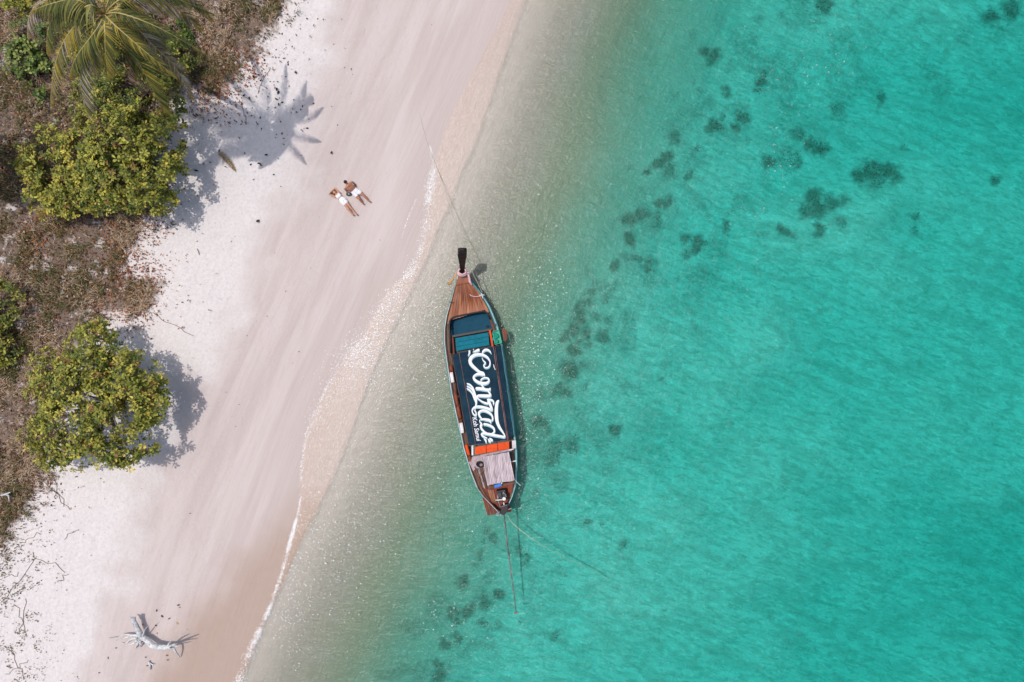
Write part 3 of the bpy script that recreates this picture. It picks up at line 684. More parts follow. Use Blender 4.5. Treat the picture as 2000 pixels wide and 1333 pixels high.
grass('dry_grass', 6500, 12, lambda X, Y: veg_accept(X, Y, .3, .25) * np.clip((fbm(X * .6 + 3, Y * .6, 13, 2) - .42) * 6, .1, 1), .36, TANC, (4, 3, 2, 3))['label'] = 'dry tan grass between the beach trees'
grass('dull_green_grass', 5200, 13, lambda X, Y: veg_accept(X, Y, .3, .25) * np.clip((.56 - fbm(X * .6 + 3, Y * .6, 13, 2)) * 8, .05, 1), .30, OLV, (3, 3, 2, 2))['label'] = 'dull green grass and weeds among the fallen leaves'
# thin runners and twigs at the sand edge
tw = MB()
def runner(a, b, r=.012, wig=.25, n=7):
    A, B = Vector(PG(*a)), Vector(PG(*b)); pts = []
    for i in range(n):
        p = A.lerp(B, i / (n - 1)); p.x += random.uniform(-wig, wig) * .5; p.y += random.uniform(-wig, wig) * .5
        p.z = gz(p.x, p.y) + .02; pts.append(p)
    tw.tube(pts, r, 4)
for a, b in [((300, 615), (375, 660)), ((262, 610), (300, 625)), ((90, 940), (140, 1000)), ((100, 930), (128, 990)), ((125, 1052), (155, 1037)), ((40, 1060), (75, 1040)), ((5, 1180), (75, 1090)), ((60, 1080), (130, 1115)),
             ((30, 1180), (55, 1245)), ((50, 1170), (40, 1240)), ((20, 1270), (50, 1330)), ((0, 1130), (40, 1120)), ((10, 1320), (60, 1290)), ((130, 1118), (115, 1140)), ((470, 195), (480, 240)), ((455, 180), (500, 200)), ((500, 180), (530, 130)),
             ((300, 40), (345, 20)), ((290, 80), (330, 40)), ((310, 36), (320, 70))]:
    runner(a, b)
for _ in range(420):
    while True:
        x = random.uniform(0, 520); y = random.uniform(0, 1100); p = P(x, y, .4)
        if veg_accept(np.array([p.x]), np.array([p.y]))[0] > .5: break
    a = random.uniform(0, 6.28); l = random.uniform(8, 26); runner((x, y), (x + l * math.cos(a), y + l * math.sin(a)), random.uniform(.005, .013), .12, 4)
o = tw.build('dry_twigs', M_TWIG); o['kind'] = 'stuff'; o['label'] = 'thin dry twigs and runners'
# sparse creeping weed at the lower left sand edge
litter('creeping_weed', 1500, lambda X, Y: np.exp(-np.maximum(X + 24.4, 0) / .55) * (Y < -10) * np.clip((fbm(X * 2, Y * 2, 95, 3) - .45) * 8, 0, 1), .08, [(0.10, 0.11, 0.04), (0.22, 0.13, 0.07), (0.08, 0.05, 0.04)], (2, 2, 1), .05, box=(-26, -22, -17.5, -10))['label'] = 'sparse creeping weed and dead leaves on the white sand'

# single fallen leaves round the driftwood
LV = [(306, 1190, .14, 0), (345, 1183, .16, 0), (353, 1187, .10, 2), (319, 1207, .18, 1), (333, 1207, .15, 1), (344, 1215, .17, 3), (302, 1221, .13, 0), (279, 1218, .12, 2), (307, 1239, .08, 0), (282, 1284, .12, 0),
      (323, 1280, .15, 2), (325, 1289, .13, 2), (285, 1301, .12, 0), (211, 1283, .12, 0), (224, 1266, .12, 1), (196, 1314, .12, 0)]
for i, (x, y, L, c) in enumerate(LV):
    p = PG(x, y, .02); a = RNG.random() * 6.28
    v, f = leaves(np.array([tuple(p)]), np.array([[math.cos(a), math.sin(a), .15]]), np.array([[.3, .2, 1.]]), np.array([L]), np.array([L * .5]))
    o = mesh_np('fallen_leaf', v, f, M_LITTER, None, np.array([[(0.07, 0.045, 0.035), (0.10, 0.06, 0.045), (0.25, 0.10, 0.04), (0.60, 0.38, 0.20)][c]] * 7), loc=tuple(p))
    tag(o, ['dark leaf highest above the driftwood stump, on the tan sand', 'dark leaf up and right of the driftwood, farthest from it', 'tiny rust leaf touching the larger dark one right above the driftwood', 'long dark leaf above the middle of the driftwood log',
            'second dark leaf, just right of the long one above the driftwood', 'pale orange leaf on the tan sand up and right of the driftwood', 'dark leaf between the stump shadow and the long leaf', 'rusty leaf right beside the driftwood stump shadow',
            'tiny dark leaf just above the driftwood log shadow', 'dark curled leaf below the driftwood log and above the white stick', 'long rusty leaf just below the right end of the driftwood log', 'short rusty leaf under the long rusty one below the driftwood',
            'dark curled leaf left of the small white forked stick', 'dark curled leaf farthest left below the driftwood roots', 'grey-brown leaf just below the left root tips of the driftwood', 'dark leaf alone near the lower edge of the sand, lower left of the driftwood'][i], 'leaf', 'fallen leaves around the driftwood')

# ---------------------------------------------------------------- driftwood
dw0 = PG(277, 1247); dw = empty('driftwood', dw0); tag(dw, 'pale bleached driftwood log with a tangled root end and a long forked shadow', 'driftwood')
def dwt(name, pts, rad, n=9, jit=.10):
    q = [PG(x, y, z) for x, y, z in pts]; c = bez([tuple(p) for p in q], 5 * len(q)); rr = np.interp(np.linspace(0, 1, len(c)), np.linspace(0, 1, len(rad)), rad)
    return MB().tube(c, [r_ * .74 for r_ in rr], n, jit).build(name, M_DRIFT, dw, smooth=False)
dwt('log', [(272, 1238, .35), (279, 1246, .38), (287, 1251, .42), (297, 1261, .5), (312, 1265, .55), (326, 1264.5, .6), (333, 1264, .6)], [.15, .17, .19, .19, .18, .15, .12])
dwt('branch', [(330, 1264, .58), (338, 1266, .6), (344, 1275, .45), (351, 1284, .1)], [.10, .08, .06, .03])
dwt('branch', [(328, 1262, .6), (330, 1257, .85), (333, 1254, 1.25)], [.07, .05, .03])
dwt('branch', [(331, 1263, .6), (338, 1260, 1.0), (345, 1258, 1.5)], [.08, .06, .03])
dwt('branch', [(335, 1262, .65), (342, 1262, 1.0), (348, 1264, 1.3)], [.05, .04, .02])
dwt('branch', [(331, 1265, .6), (333, 1268, .9), (338, 1269, 1.2)], [.05, .035, .02])
dwt('stump', [(277, 1247, .35), (272, 1236, .45), (266, 1224, .5), (262, 1214, .55), (260, 1207, .6)], [.17, .19, .17, .14, .15])
dwt('stump', [(262, 1214, .45), (256, 1208, .5), (252, 1206, .5)], [.10, .07, .03])
dwt('root', [(272, 1242, .35), (258, 1241, .3), (243, 1240, .22), (229, 1245, .15), (212, 1247, .05)], [.10, .07, .05, .035, .015])
dwt('root', [(262, 1241, .3), (248, 1245, .25), (238, 1249, .12), (226, 1252, .04)], [.06, .045, .03, .015])
dwt('root', [(266, 1246, .3), (255, 1250, .2), (245, 1257, .1), (236, 1256, .05)], [.07, .05, .04, .02])
dwt('root', [(270, 1248, .35), (262, 1256, .2), (252, 1260, .08)], [.08, .06, .03])
dwt('root', [(272, 1248, .35), (268, 1258, .25), (264, 1267, .08)], [.09, .07, .03])
dwt('root', [(274, 1250, .3), (274, 1258, .25), (272, 1265, .12)], [.08, .06, .03])
dwt('root', [(276, 1247, .4), (280, 1238, .55), (283, 1230, .7), (288, 1224, .75)], [.06, .04, .025, .012])
dwt('root', [(268, 1244, .35), (266, 1250, .4), (271, 1254, .4), (277, 1251, .35)], [.05, .045, .045, .04])
sk = empty('bleached_stick', PG(293, 1297)); tag(sk, 'small forked white stick lying below the driftwood', 'stick')
for pts, r in (([(290, 1292, .10), (292, 1298, .08), (294, 1308, .03)], [.035, .05, .045]), ([(291, 1295, .08), (296, 1298, .10), (300, 1300, .16)], [.035, .03, .012])):
    MB().tube([PG(*p) for p in pts], r, 7, .12).build('prong', M_DRIFT, sk)
g2 = empty('bleached_branch', PG(10, 965)); tag(g2, 'small grey-green forked branch in the undergrowth at the left edge', 'stick')
for pts in ([(2, 968, .3), (10, 966, .35), (20, 962, .4)], [(8, 966, .3), (16, 968, .35), (18, 980, .3)]):
    MB().tube([PG(*p) for p in pts], [.05, .04, .03], 7, .1).build('prong', M_DRIFT, g2)
st = MB().tube([PG(385, 486, .02), PG(388, 493, .03), PG(389, 498, .02)], .02, 5, .1).build('dry_stick', M_TWIG); tag(st, 'short dark stick on the white sand below the leafy green tree', 'stick')

# ---------------------------------------------------------------- foam, and white specks modelled for sun glints
def blobs(name, XY, r, label, z=.006):
    n = len(XY); k = 7; a = np.arange(k) / k * 6.283
    rr = r[:, None] * RNG.uniform(.55, 1.25, (n, k)); th = RNG.random((n, 1)) * 6.28
    lx = np.cos(a)[None] * rr; ly = np.sin(a)[None] * rr * RNG.uniform(.45, 1, (n, 1))
    vx = XY[:, :1] + lx * np.cos(th) - ly * np.sin(th); vy = XY[:, 1:] + lx * np.sin(th) + ly * np.cos(th)
    gzz = np.maximum(ground_z(XY[:, 0], XY[:, 1]), 0)[:, None]
    low = np.stack([vx, vy, np.broadcast_to(gzz + .001, vx.shape)], -1); hi = np.stack([XY[:, 0], XY[:, 1], gzz[:, 0] + z + r * .25], -1)[:, None]
    v = np.concatenate([low, hi], 1).reshape(-1, 3); b = np.arange(n)[:, None, None] * (k + 1)
    f = (np.array([(i, (i + 1) % k, k) for i in range(k)])[None] + b).reshape(-1, 3)
    o = mesh_np(name, v, f, M_FOAM_GLINT, None, loc=(-5, 0, 0)); o['kind'] = 'stuff'; o['label'] = label; return o
def along_line(pts, n, sig, p0=None):
    pl = poly_xy(pts); seg = np.linalg.norm(np.diff(pl, axis=0), axis=1); cs = np.concatenate([[0], np.cumsum(seg)])
    t = RNG.random(n) * cs[-1]; 
    if p0 is not None: t = t[RNG.random(n) < np.clip((vnoise(t * p0, t * 0 + 3, 5) - .2) * 2.2, .25, 1)]
    x = np.interp(t, cs, pl[:, 0]); y = np.interp(t, cs, pl[:, 1]); u = t / cs[-1]
    s = np.interp(u, np.linspace(0, 1, len(sig)), sig)
    return np.stack([x + RNG.normal(0, 1, len(t)) * s, y + RNG.normal(0, 1, len(t)) * s * .6], -1)
f1 = along_line([(838, 285), (848, 320), (838, 386), (834, 433), (824, 480), (806, 525), (770, 575), (735, 630), (700, 680), (668, 714)], 4200, [.03, .12, .14, .14, .16, .35, .5, .5], 2.0)
f2 = along_line([(735, 620), (700, 700), (655, 760), (625, 800), (600, 850)], 1900, [.5, .6, .6, .35, .12], 1.5)
f3 = along_line([(662, 714), (629, 774), (602, 835), (590, 900), (587, 960)], 500, [.05, .05, .06, .05], 3)
f4 = along_line([(588, 970), (580, 1010), (572, 1040), (563, 1072), (550, 1120), (530, 1180), (508, 1230), (492, 1265), (474, 1315), (462, 1345)], 5200, [.02, .05, .07, .05, .06, .10, .12, .15], 2.2)
f5 = along_line([(812, 390), (800, 420), (790, 445), (785, 465)], 60, [.02, .02])
allf = np.concatenate([f1, f2, f3, f5]); blobs('shore_foam', allf, RNG.uniform(.007, .027, len(allf)), 'thin broken line of white foam at the edge of the wave')
blobs('shore_foam', f4, RNG.uniform(.007, .024, len(f4)), 'lacy white foam line where the small wave runs out')
n = 6000; X = RNG.uniform(-19, 8, n * 6); Y = RNG.uniform(-17.5, 16, n * 6); d = dist_sea(X, Y)
acc = (d > .2) * np.exp(-d / 4.5) * np.clip((fbm(X * .7, Y * .7, 101, 3) - .50) * 7, 0.0, 1) * np.clip(1 - (Y - 4) / 9, .15, 1)
k = RNG.random(n * 6) < acc; XY = np.stack([X[k], Y[k]], -1)[:500]
stern_pts = np.stack([PGx := RNG.normal(P(1035, 955)[0], .75, 60), RNG.normal(P(1035, 965)[1], 1.0, 60)], -1)
cl_ = []
for cx, cy, sx, sy, n_ in [(720, 690, 22, 60, 420), (760, 640, 40, 60, 260), (850, 660, 22, 50, 160), (600, 1010, 30, 60, 260), (560, 1180, 26, 60, 330), (640, 1130, 40, 70, 160), (700, 1000, 40, 50, 200), (1050, 640, 28, 70, 170),
        (1040, 760, 18, 70, 150), (1070, 560, 30, 60, 80), (1450, 480, 30, 80, 36), (1530, 300, 22, 60, 60), (1540, 130, 40, 50, 44), (1640, 110, 40, 50, 44), (900, 980, 40, 60, 50), (860, 1220, 50, 50, 70), (1110, 1010, 50, 30, 40), (1180, 1100, 60, 60, 30)]:
    c_ = P(cx, cy); cl_.append(np.stack([RNG.normal(c_.x, sx / 38, n_), RNG.normal(c_.y, sy / 38, n_)], -1))
cl_ = np.concatenate(cl_); cl_ = cl_[dist_film(cl_[:, 0], cl_[:, 1]) > .02]
XY = np.concatenate([XY, stern_pts, cl_]); blobs('foam_glint_flecks', XY, np.concatenate([RNG.uniform(.008, .022, len(XY) - len(cl_)), RNG.uniform(.010, .034, len(cl_))]), 'scattered white flecks of foam and modelled sun glints on the shallow water', .004)  # some flecks are foam, the clusters also imitate sun glints in white

# ---------------------------------------------------------------- seaweed clumps on the sea bed
def weed_mesh(items, dens, join=False):
    if join:
        more = []
        for (a, b_) in zip(items[:-1], items[1:]):
            for t in (.15, .3, .45, .6, .75, .9): more.append((a[0] + (b_[0] - a[0]) * t, a[1] + (b_[1] - a[1]) * t, 7, 1.6))
        items = list(items) + more
    V = []; F = []; C = []; n0 = 0
    for (x, y, r, k) in items:
        z = -2.0
        for _ in range(3):
            p = P(x, y, z); z = gz(p.x, p.y)
        n = max(8, int(dens * (r / 38) ** 2 * k)); rm = r * 1.0 * (1 - z / H) / S
        rr = rm * np.sqrt(RNG.random(n)); a = RNG.random(n) * 6.28; X = p.x + rr * np.cos(a); Y = p.y + rr * np.sin(a); Z = ground_z(X, Y)
        b = RNG.random(n) * 6.28; d = np.stack([np.cos(b), np.sin(b), RNG.uniform(.2, 1.1, n)], -1); nr = np.stack([-np.cos(b), -np.sin(b), np.ones(n)], -1)
        L = RNG.uniform(.04, .11, n); v, f = leaves(np.stack([X, Y, Z], -1), d, nr, L, L * .35)
        V.append(v); F.append(f + n0); n0 += len(v); C.append(np.repeat(palette(n, [(0.12, 0.125, 0.08), (0.16, 0.16, 0.11)], (2, 1)), 7, axis=0))
    return np.concatenate(V), np.concatenate(F), np.concatenate(C)
big = [('large dark seaweed patch spread wide in the open turquoise water', [(1680, 344, 13, .9), (1704, 334, 17, 1), (1733, 334, 14, .9), (1750, 346, 11, .8), (1714, 355, 14, .7)]),
       ('dark forked seaweed patch below and left of the widest one', [(1589, 387, 13, 1), (1599, 411, 15, .9), (1575, 411, 11, .9), (1623, 397, 12, .8), (1603, 447, 9, .9)]),
       ('broken seaweed patch among sun glints in the upper turquoise water', [(1558, 265, 12, .7), (1584, 279, 11, .9), (1604, 289, 13, 1), (1540, 306, 20, .45)]),
       ('dark seaweed patch at the upper right edge of the sea', [(1937, 31, 13, .9), (1976, 18, 18, .8)]),
       ('dark seaweed clump at the top edge of the sea', [(1607, 13, 13, .9)]),
       ('blackest seaweed clump right of the boat canopy', [(1113, 725, 15, 1), (1122, 687, 9, .9)]),
       ('faint broad seaweed patch right of the boat stern', [(1085, 875, 16, .6), (1117, 875, 12, .7), (1081, 895, 15, .6)]),
       ('small round seaweed clump close beside the boat canopy', [(1049, 823, 13, .8)]),
       ('seaweed clump left of the end of the propeller shaft', [(975, 1160, 11, .9)]),
       ('narrow upright seaweed streak near the top of the sea', [(1490, 148, 7, .7), (1487, 162, 8, .9), (1483, 178, 6, .7)]),
       ('twin dark seaweed clumps in the shallows above the boat level', [(1396, 247, 12, 1), (1408, 248, 9, .9)]),
       ('single dark seaweed clump alone in the turquoise water right of the boat', [(1199, 838, 11, .9)])]
used = set()
for lab, it in big:
    v, f, c = weed_mesh(it, 500); used |= {(i[0], i[1]) for i in it}
    o = mesh_np('seaweed_patch', v, f, M_WEED, None, c, loc=tuple(np.mean(v, axis=0))); tag(o, lab, 'seaweed', 'seaweed patches on the sea bed', 'stuff')
rest = [w for w in WEED if (w[0], w[1]) not in used and w[3] > .45]
v, f, c = weed_mesh(rest, 260); o = mesh_np('seaweed', v, f, M_WEED, None, c, loc=(5, 0, -2)); o['kind'] = 'stuff'; o['label'] = 'small dark seaweed tufts dotted over the sea bed'

# ---------------------------------------------------------------- long-tail boat
M_HULL = mat('hull_paint', (0.035, 0.12, 0.13, 1), 0.5, 0.4, 0.5, 6, 0.003)
M_TEAL = mat('teal_paint', (0.05, 0.28, 0.29, 1), 0.5, 0.4, 0.5, 8, 0.003)
M_BLUE = mat('dark_blue_paint', (0.006, 0.060, 0.105, 1), 0.7, 0.15, 0.4, 5, 0.003)
M_BENCH = mat('bench_paint', (0.004, 0.16, 0.225, 1), 0.7, 0.15, 0.45, 6, 0.003)
M_BLACK = mat('black_trim', (0.012, 0.013, 0.016, 1), 0.5, 0.4, 0.4, 10, 0.002)
M_WHITE = mat('white_paint', (0.70, 0.70, 0.70, 1), 0.5, 0.4, 0.4, 8, 0.002)
M_VARN = mat('varnished_wood', (0.30, 0.085, 0.026, 1), 0.38, 0.5, 0.75, 5, 0.004, (1, .18, 1), (0.11, 0.034, 0.016, 1))
M_VARN2 = mat('varnished_wood_light', (0.36, 0.135, 0.05, 1), 0.42, 0.5, 0.75, 5, 0.004, (1, .18, 1), (0.15, 0.05, 0.024, 1))
M_BROWN = mat('worn_brown_wood', (0.17, 0.085, 0.055, 1), 0.7, 0.3, 0.7, 9, 0.006, (1, .3, 1))
M_RED = mat('red_brown_wood', (0.22, 0.036, 0.014, 1), 0.6, 0.35, 0.7, 7, 0.006, (1, .3, 1))
M_PROW = mat('dark_prow_wood', (0.018, 0.008, 0.007, 1), 0.5, 0.4, 0.5, 12, 0.006, (1, 1, .3))
M_SLAT = mat('weathered_slat', (0.60, 0.51, 0.53, 1), 0.9, 0.15, 0.8, 14, 0.012, (1, .12, 1), (0.25, 0.19, 0.20, 1))
M_PLY = mat('grey_plywood', (0.42, 0.34, 0.35, 1), 0.85, 0.2, 0.6, 8, 0.004)
M_ORANGE = mat('orange_cloth', (0.72, 0.085, 0.015, 1), 0.7, 0.2, 0.35, 7, 0.01)
M_OBROWN = mat('faded_orange_cloth', (0.26, 0.075, 0.04, 1), 0.8, 0.2, 0.8, 9, 0.02)
M_PINK = mat('pink_cloth', (0.70, 0.46, 0.48, 1), 0.8, 0.2, 0.35, 12, 0.01)
M_APRI = mat('apricot_ribbon', (0.68, 0.34, 0.10, 1), 0.7, 0.2, 0.3, 12, 0.01)
M_CANV = NT('canvas'); _n = M_CANV.noise(M_CANV.obj(), 2.2, 4, .6); _n2 = M_CANV.noise(M_CANV.obj(), 16, 3, .6)
_c = M_CANV.mix(M_CANV.ss(_n, .3, .7), (0.006, 0.022, 0.044, 1), (0.010, 0.038, 0.056, 1)); _c = M_CANV.mix(M_CANV.ss(_n2, .55, .8, 0, .3), _c, (0.035, 0.07, 0.085, 1))
M_CANV.principled(_c, .8, .12, M_CANV.bump(M_CANV.noise(M_CANV.map(M_CANV.obj(), (1, .35, 1)), 5.0, 4, .6, .8), .06, .8)); M_CANV = M_CANV.m
M_METAL = mat('grey_metal', (0.42, 0.42, 0.44, 1), 0.35, 0.5, 0.5, 14, 0.002, metal=0.6)
M_ENG = mat('black_engine', (0.02, 0.02, 0.022, 1), 0.45, 0.5, 0.5, 20, 0.003)
M_SHAFT = mat('rusty_shaft', (0.055, 0.035, 0.03, 1), 0.6, 0.4, 0.9, 5, 0.003, (1, 1, 1), (0.28, 0.21, 0.19, 1))
M_ROPE = mat('pale_rope', (0.50, 0.46, 0.38, 1), 0.9, 0.2, 0.4, 30, 0.002)
M_GREEN = mat('green_plastic', (0.01, 0.40, 0.25, 1), 0.5, 0.4, 0.45, 9, 0.01)
M_BLUEP = mat('blue_plastic', (0.01, 0.17, 0.60, 1), 0.45, 0.5, 0.35, 9, 0.006)

AX0 = np.array([903.0, 530.0]); AX1 = np.array([983.0, 1008.0]); AU = (AX1 - AX0) / np.linalg.norm(AX1 - AX0); AV = np.array([AU[1], -AU[0]]); ALEN = np.linalg.norm(AX1 - AX0)
GL = [(897, 531), (894.5, 536), (892.8, 551), (884.6, 575.6), (877, 600), (871.4, 618.5), (867.4, 643.3), (867.2, 666.5), (869.7, 690), (876, 732.5), (881, 765.5), (887.9, 798.5), (894.5, 828), (901, 854.6), (905, 874.5), (912.5, 900), (920, 924), (932, 954), (944, 970.5), (957.5, 984), (976, 1003)]
GR = [(909, 531), (912.6, 536), (920.9, 551), (939, 572.3), (955.5, 598.7), (965.4, 621.8), (972, 640), (978.6, 668), (985.2, 700), (990.5, 740.8), (996.8, 782), (1003.0, 823.3), (1005.5, 853), (1008.5, 877.5), (1009.3, 907.5), (1008, 945), (1001, 969), (994, 984), (985, 1003)]
def _ab(l):
    q = np.array([((np.array(p) - AX0) @ AU, (np.array(p) - AX0) @ AV) for p in l]); return q[np.argsort(q[:, 0])]
QL, QR = _ab(GL), _ab(GR)
ST = np.linspace(0.006, 0.99, 44)
def gun_z(t): return float(np.interp(t, [0, .04, .12, .25, .5, .8, .92, 1], [1.25, 1.18, .96, .76, .62, .62, .72, .85]))
def gpt(t, f):
    """plan point: t along the boat, f across (-1 left gunwale .. 1 right gunwale), seen at gunwale height"""
    a = t * ALEN; l = np.interp(a, QL[:, 0], QL[:, 1]); r = np.interp(a, QR[:, 0], QR[:, 1])
    b = (l + r) / 2 + f * (r - l) / 2; p = AX0 + AU * a + AV * b; z = gun_z(t)
    return P(p[0], p[1], z)
def hp(t, f, dz=0.0):
    v = gpt(t, f); v.z += dz; return v
boat = empty('longtail_boat', P(945, 770, 0)); tag(boat, 'wooden long-tail boat with a dark blue lettered canopy, moored in the shallows', 'boat')
# hull shell: outside skin, cap, inside skin, floor
prof = [(1.0, 0.0), (1.01, -.10), (.97, -.38), (.86, -.70), (.62, -.95), (.25, -1.08), (0.0, -1.12)]
V = []; F = []; n = 0
sec = []
for t in ST:
    g = gun_z(t); dep = 1.0 if .1 < t < .9 else np.interp(t, [0, .1, .9, 1], [.75, 1, 1, .8])
    row = []
    for f, dz in prof: row.append(hp(t, -f, dz * dep * (g + .32) / 1.12))
    for f, dz in prof[-2::-1]: row.append(hp(t, f, dz * dep * (g + .32) / 1.12))
    for f, dz in [(.93, .012), (.90, -.05), (.86, -(g - .32)), (0, -(g - .30)), (-.86, -(g - .32)), (-.90, -.05), (-.93, .012)]: row.append(hp(t, f, dz))
    sec.append(row)
K = len(sec[0])
for r in sec: V += r
for i in range(len(sec) - 1):
    for k in range(K):
        a, b = i * K + k, i * K + (k + 1) % K; F.append((a, b, b + K, a + K))
F.append(tuple(range(K))); F.append(tuple(range((len(sec) - 1) * K, len(sec) * K))[::-1])
MB().add(V, F).build('hull', M_HULL, boat, smooth=False)
def rail(name, f, dz, r, mt, t0=.01, t1=.985):
    MB().tube([hp(t, f, dz) for t in np.linspace(t0, t1, 50)], r, 7).build(name, mt, boat, smooth=True)
for sg in (-1, 1):
    rail('rub_rail', sg * 1.015, -.03, .030, M_TEAL); rail('gunwale', sg * .985, .02, .018, M_WHITE); rail('gunwale', sg * .955, .025, .030, M_BROWN if sg < 0 else M_TEAL, .03, .97)
    rail('waterline_strake', sg * 1.02, -.22, .02, M_WHITE)
# foredeck planks
def well_t(f): return 0.165 + .022 * (1 - abs(f + .1) ** 2.2) * -1 + .006 * (-f)
NPL = 13
for k in range(NPL):
    f0 = -.90 + 1.8 * k / NPL + .004; f1 = -.90 + 1.8 * (k + 1) / NPL - .004
    ts = np.linspace(.045, 1, 9); fm = (f0 + f1) / 2
    e = 0.19 - (.012 if abs(fm) < .7 else 0) - .012 * fm
    tt = .045 + (e - .045) * np.linspace(0, 1, 9); dz = .03 + random.uniform(-.006, .006)
    camb = .05 * (1 - fm * fm)
    pts = [hp(t, f0, dz + camb) for t in tt] + [hp(t, f1, dz + camb) for t in tt[::-1]]
    MB().prism(pts, .035).build('plank', M_VARN if k % 3 else M_VARN2, boat)
MB().prism([hp(t, f, .06) for t, f in [(.012, -.93), (.050, -.93), (.050, .93), (.012, .93)]], .12).build('bow_block', M_VARN, boat, bevel=.01)
MB().beam(hp(.052, -.95, .09), hp(.052, .95, .09), .05, .05).build('deck_beam', M_RED, boat)
# side decks along the well and canopy
for sg in (-1, 1):
    tt = np.linspace(.185, .93, 24)
    pts = [hp(t, sg * .90, .01) for t in tt] + [hp(t, sg * .80, .01) for t in tt[::-1]]
    MB().prism(pts, .03).build('side_deck', M_BROWN, boat)
# stem post
A0 = P(902.8, 533, 1.15); A1 = P(902.8, 490, 3.1); side = Vector((.999, .0, 0)); 
def ring(c, w, d, ax): return [c + side * w + ax * d, c - side * w + ax * d, c - side * w - ax * d, c + side * w - ax * d]
axd = (A1 - A0).normalized(); fw = side.cross(axd).normalized()
secs = [(0, .17, .13), (.12, .135, .11), (.35, .13, .10), (.6, .165, .12), (.85, .205, .15), (.93, .215, .16), (1.0, .20, .15), (1.08, .07, .06)]
V = []; F = []
for u, w, d in secs: V += ring(A0.lerp(A1, u), w, d, fw)
for i in range(len(secs) - 1):
    for k in range(4): F.append((i * 4 + k, i * 4 + (k + 1) % 4, i * 4 + 4 + (k + 1) % 4, i * 4 + 4 + k))
F += [(3, 2, 1, 0), tuple(len(V) - 4 + i for i in range(4))]
MB().add(V, F).build('stem_post', M_PROW, boat, bevel=.015)
# scarf and ribbons tied on the stem
sc = MB()
for j, (z, r) in enumerate([(1.50, .20), (1.58, .205), (1.66, .19), (1.54, .225)]):
    c = P(902.8, 533 - (z - 1.5) * 18, z)
    sc.tube([(c.x + r * math.cos(a), c.y + r * .8 * math.sin(a), z + .02 * math.sin(3 * a + j)) for a in np.linspace(0, 6.283, 18)], .042, 6, .2)
sc.tube([P(914, 535, 1.5), P(916, 542, 1.4), P(917.5, 550, 1.35), P(922, 558, 1.30)], [.05, .055, .06, .03], 6, .2)
sc.tube([P(911, 534, 1.6), P(915, 533, 1.62), P(918, 531, 1.55)], [.03, .035, .012], 6, .2)
sc.build('scarf', M_PINK, boat, smooth=True)
rb = MB()
rb.tube([P(893, 532, 1.45), P(889, 539, 1.35), P(884, 546, 1.15), P(877, 556, .95)], [.012, .02, .035, .07], 6, .25)
rb.tube([P(893, 530, 1.5), P(887, 541, 1.3), P(880, 552, 1.0)], [.012, .02, .03], 6, .2)
rb.build('ribbon', M_APRI, boat, smooth=True)
# passenger well
def quad(name, pts, z, th, mt, bev=.006, par=None):
    return MB().prism([P(x, y, z) for x, y in pts], th).build(name, mt, par or boat, bevel=bev)
wl = [(879, 657), (878, 640), (878.5, 629), (881, 624), (887, 620), (905, 616), (925, 612), (941, 609.5), (948, 610), (953, 614), (957, 624), (962, 642)]
MB().prism([P(x, y, .50) for x, y in wl], .02).build('well_floor', M_BLUE, boat)
MB().prism([P(x, y, .42) for x, y in [(879, 655), (962, 640), (968, 700), (882, 712)]], .02).build('well_floor', M_BLACK, boat)
MB().tube([P(x, y, 1.0 - .08 * i / 11) for i, (x, y) in enumerate([(880.5, 690), (879, 657), (877.5, 640), (878, 629), (880.5, 624), (887, 619.5), (905, 615.5), (925, 611.5), (941, 609), (948.5, 609.5), (953.5, 614), (957.5, 624)])], .045, 6).build('coaming', M_BLACK, boat, smooth=True)
MB().beam(P(880, 658, .78), P(961, 643.5, .78), .10, .06).build('cross_beam', M_BLACK, boat)
for i in range(3):
    y0 = 661 + i * 8.6; x0 = 889 + i * .6
    quad('bench_board', [(x0, y0), (x0 + 64.5, y0 - 11.5), (x0 + 66, y0 - 3.4), (x0 + .8, y0 + 8.1)], .72, .04, M_BENCH)
quad('post', [(881.5, 659), (885, 658.5), (889, 706), (884.5, 706)], .80, .06, M_RED); quad('post', [(954.5, 645), (958.5, 645), (963.5, 676), (960.5, 677)], .86, .06, M_ORANGE)
for x, y in [(881, 637), (931, 648), (952, 638), (883.5, 642), (929, 652)]:
    MB().ball(P(x, y, .55), (.07, .05, .04), 8, 5).build('knob', M_BLACK, boat, smooth=True)
MB().beam(P(877.5, 590.5, 1.16), P(885, 591, 1.2), .05, .05).build('cleat', M_BLACK, boat)
MB().beam(P(936, 577, 1.2), P(946, 576.5, 1.2), .03, .03).beam(P(940, 573, 1.2), P(943, 583, 1.2), .03, .03).build('cleat', M_WHITE, boat)
MB().beam(P(966, 632, .98), P(966.5, 637, .98), .08, .05).build('cleat', M_BLACK, boat)
# pink rope end on the foredeck
MB().tube([P(917, 575, 1.22), P(921, 578.5, 1.22), P(930, 580, 1.2), P(940, 578.5, 1.18), P(943, 574, 1.18)], .02, 5).build('painter_line', M_PINK, boat, smooth=True)

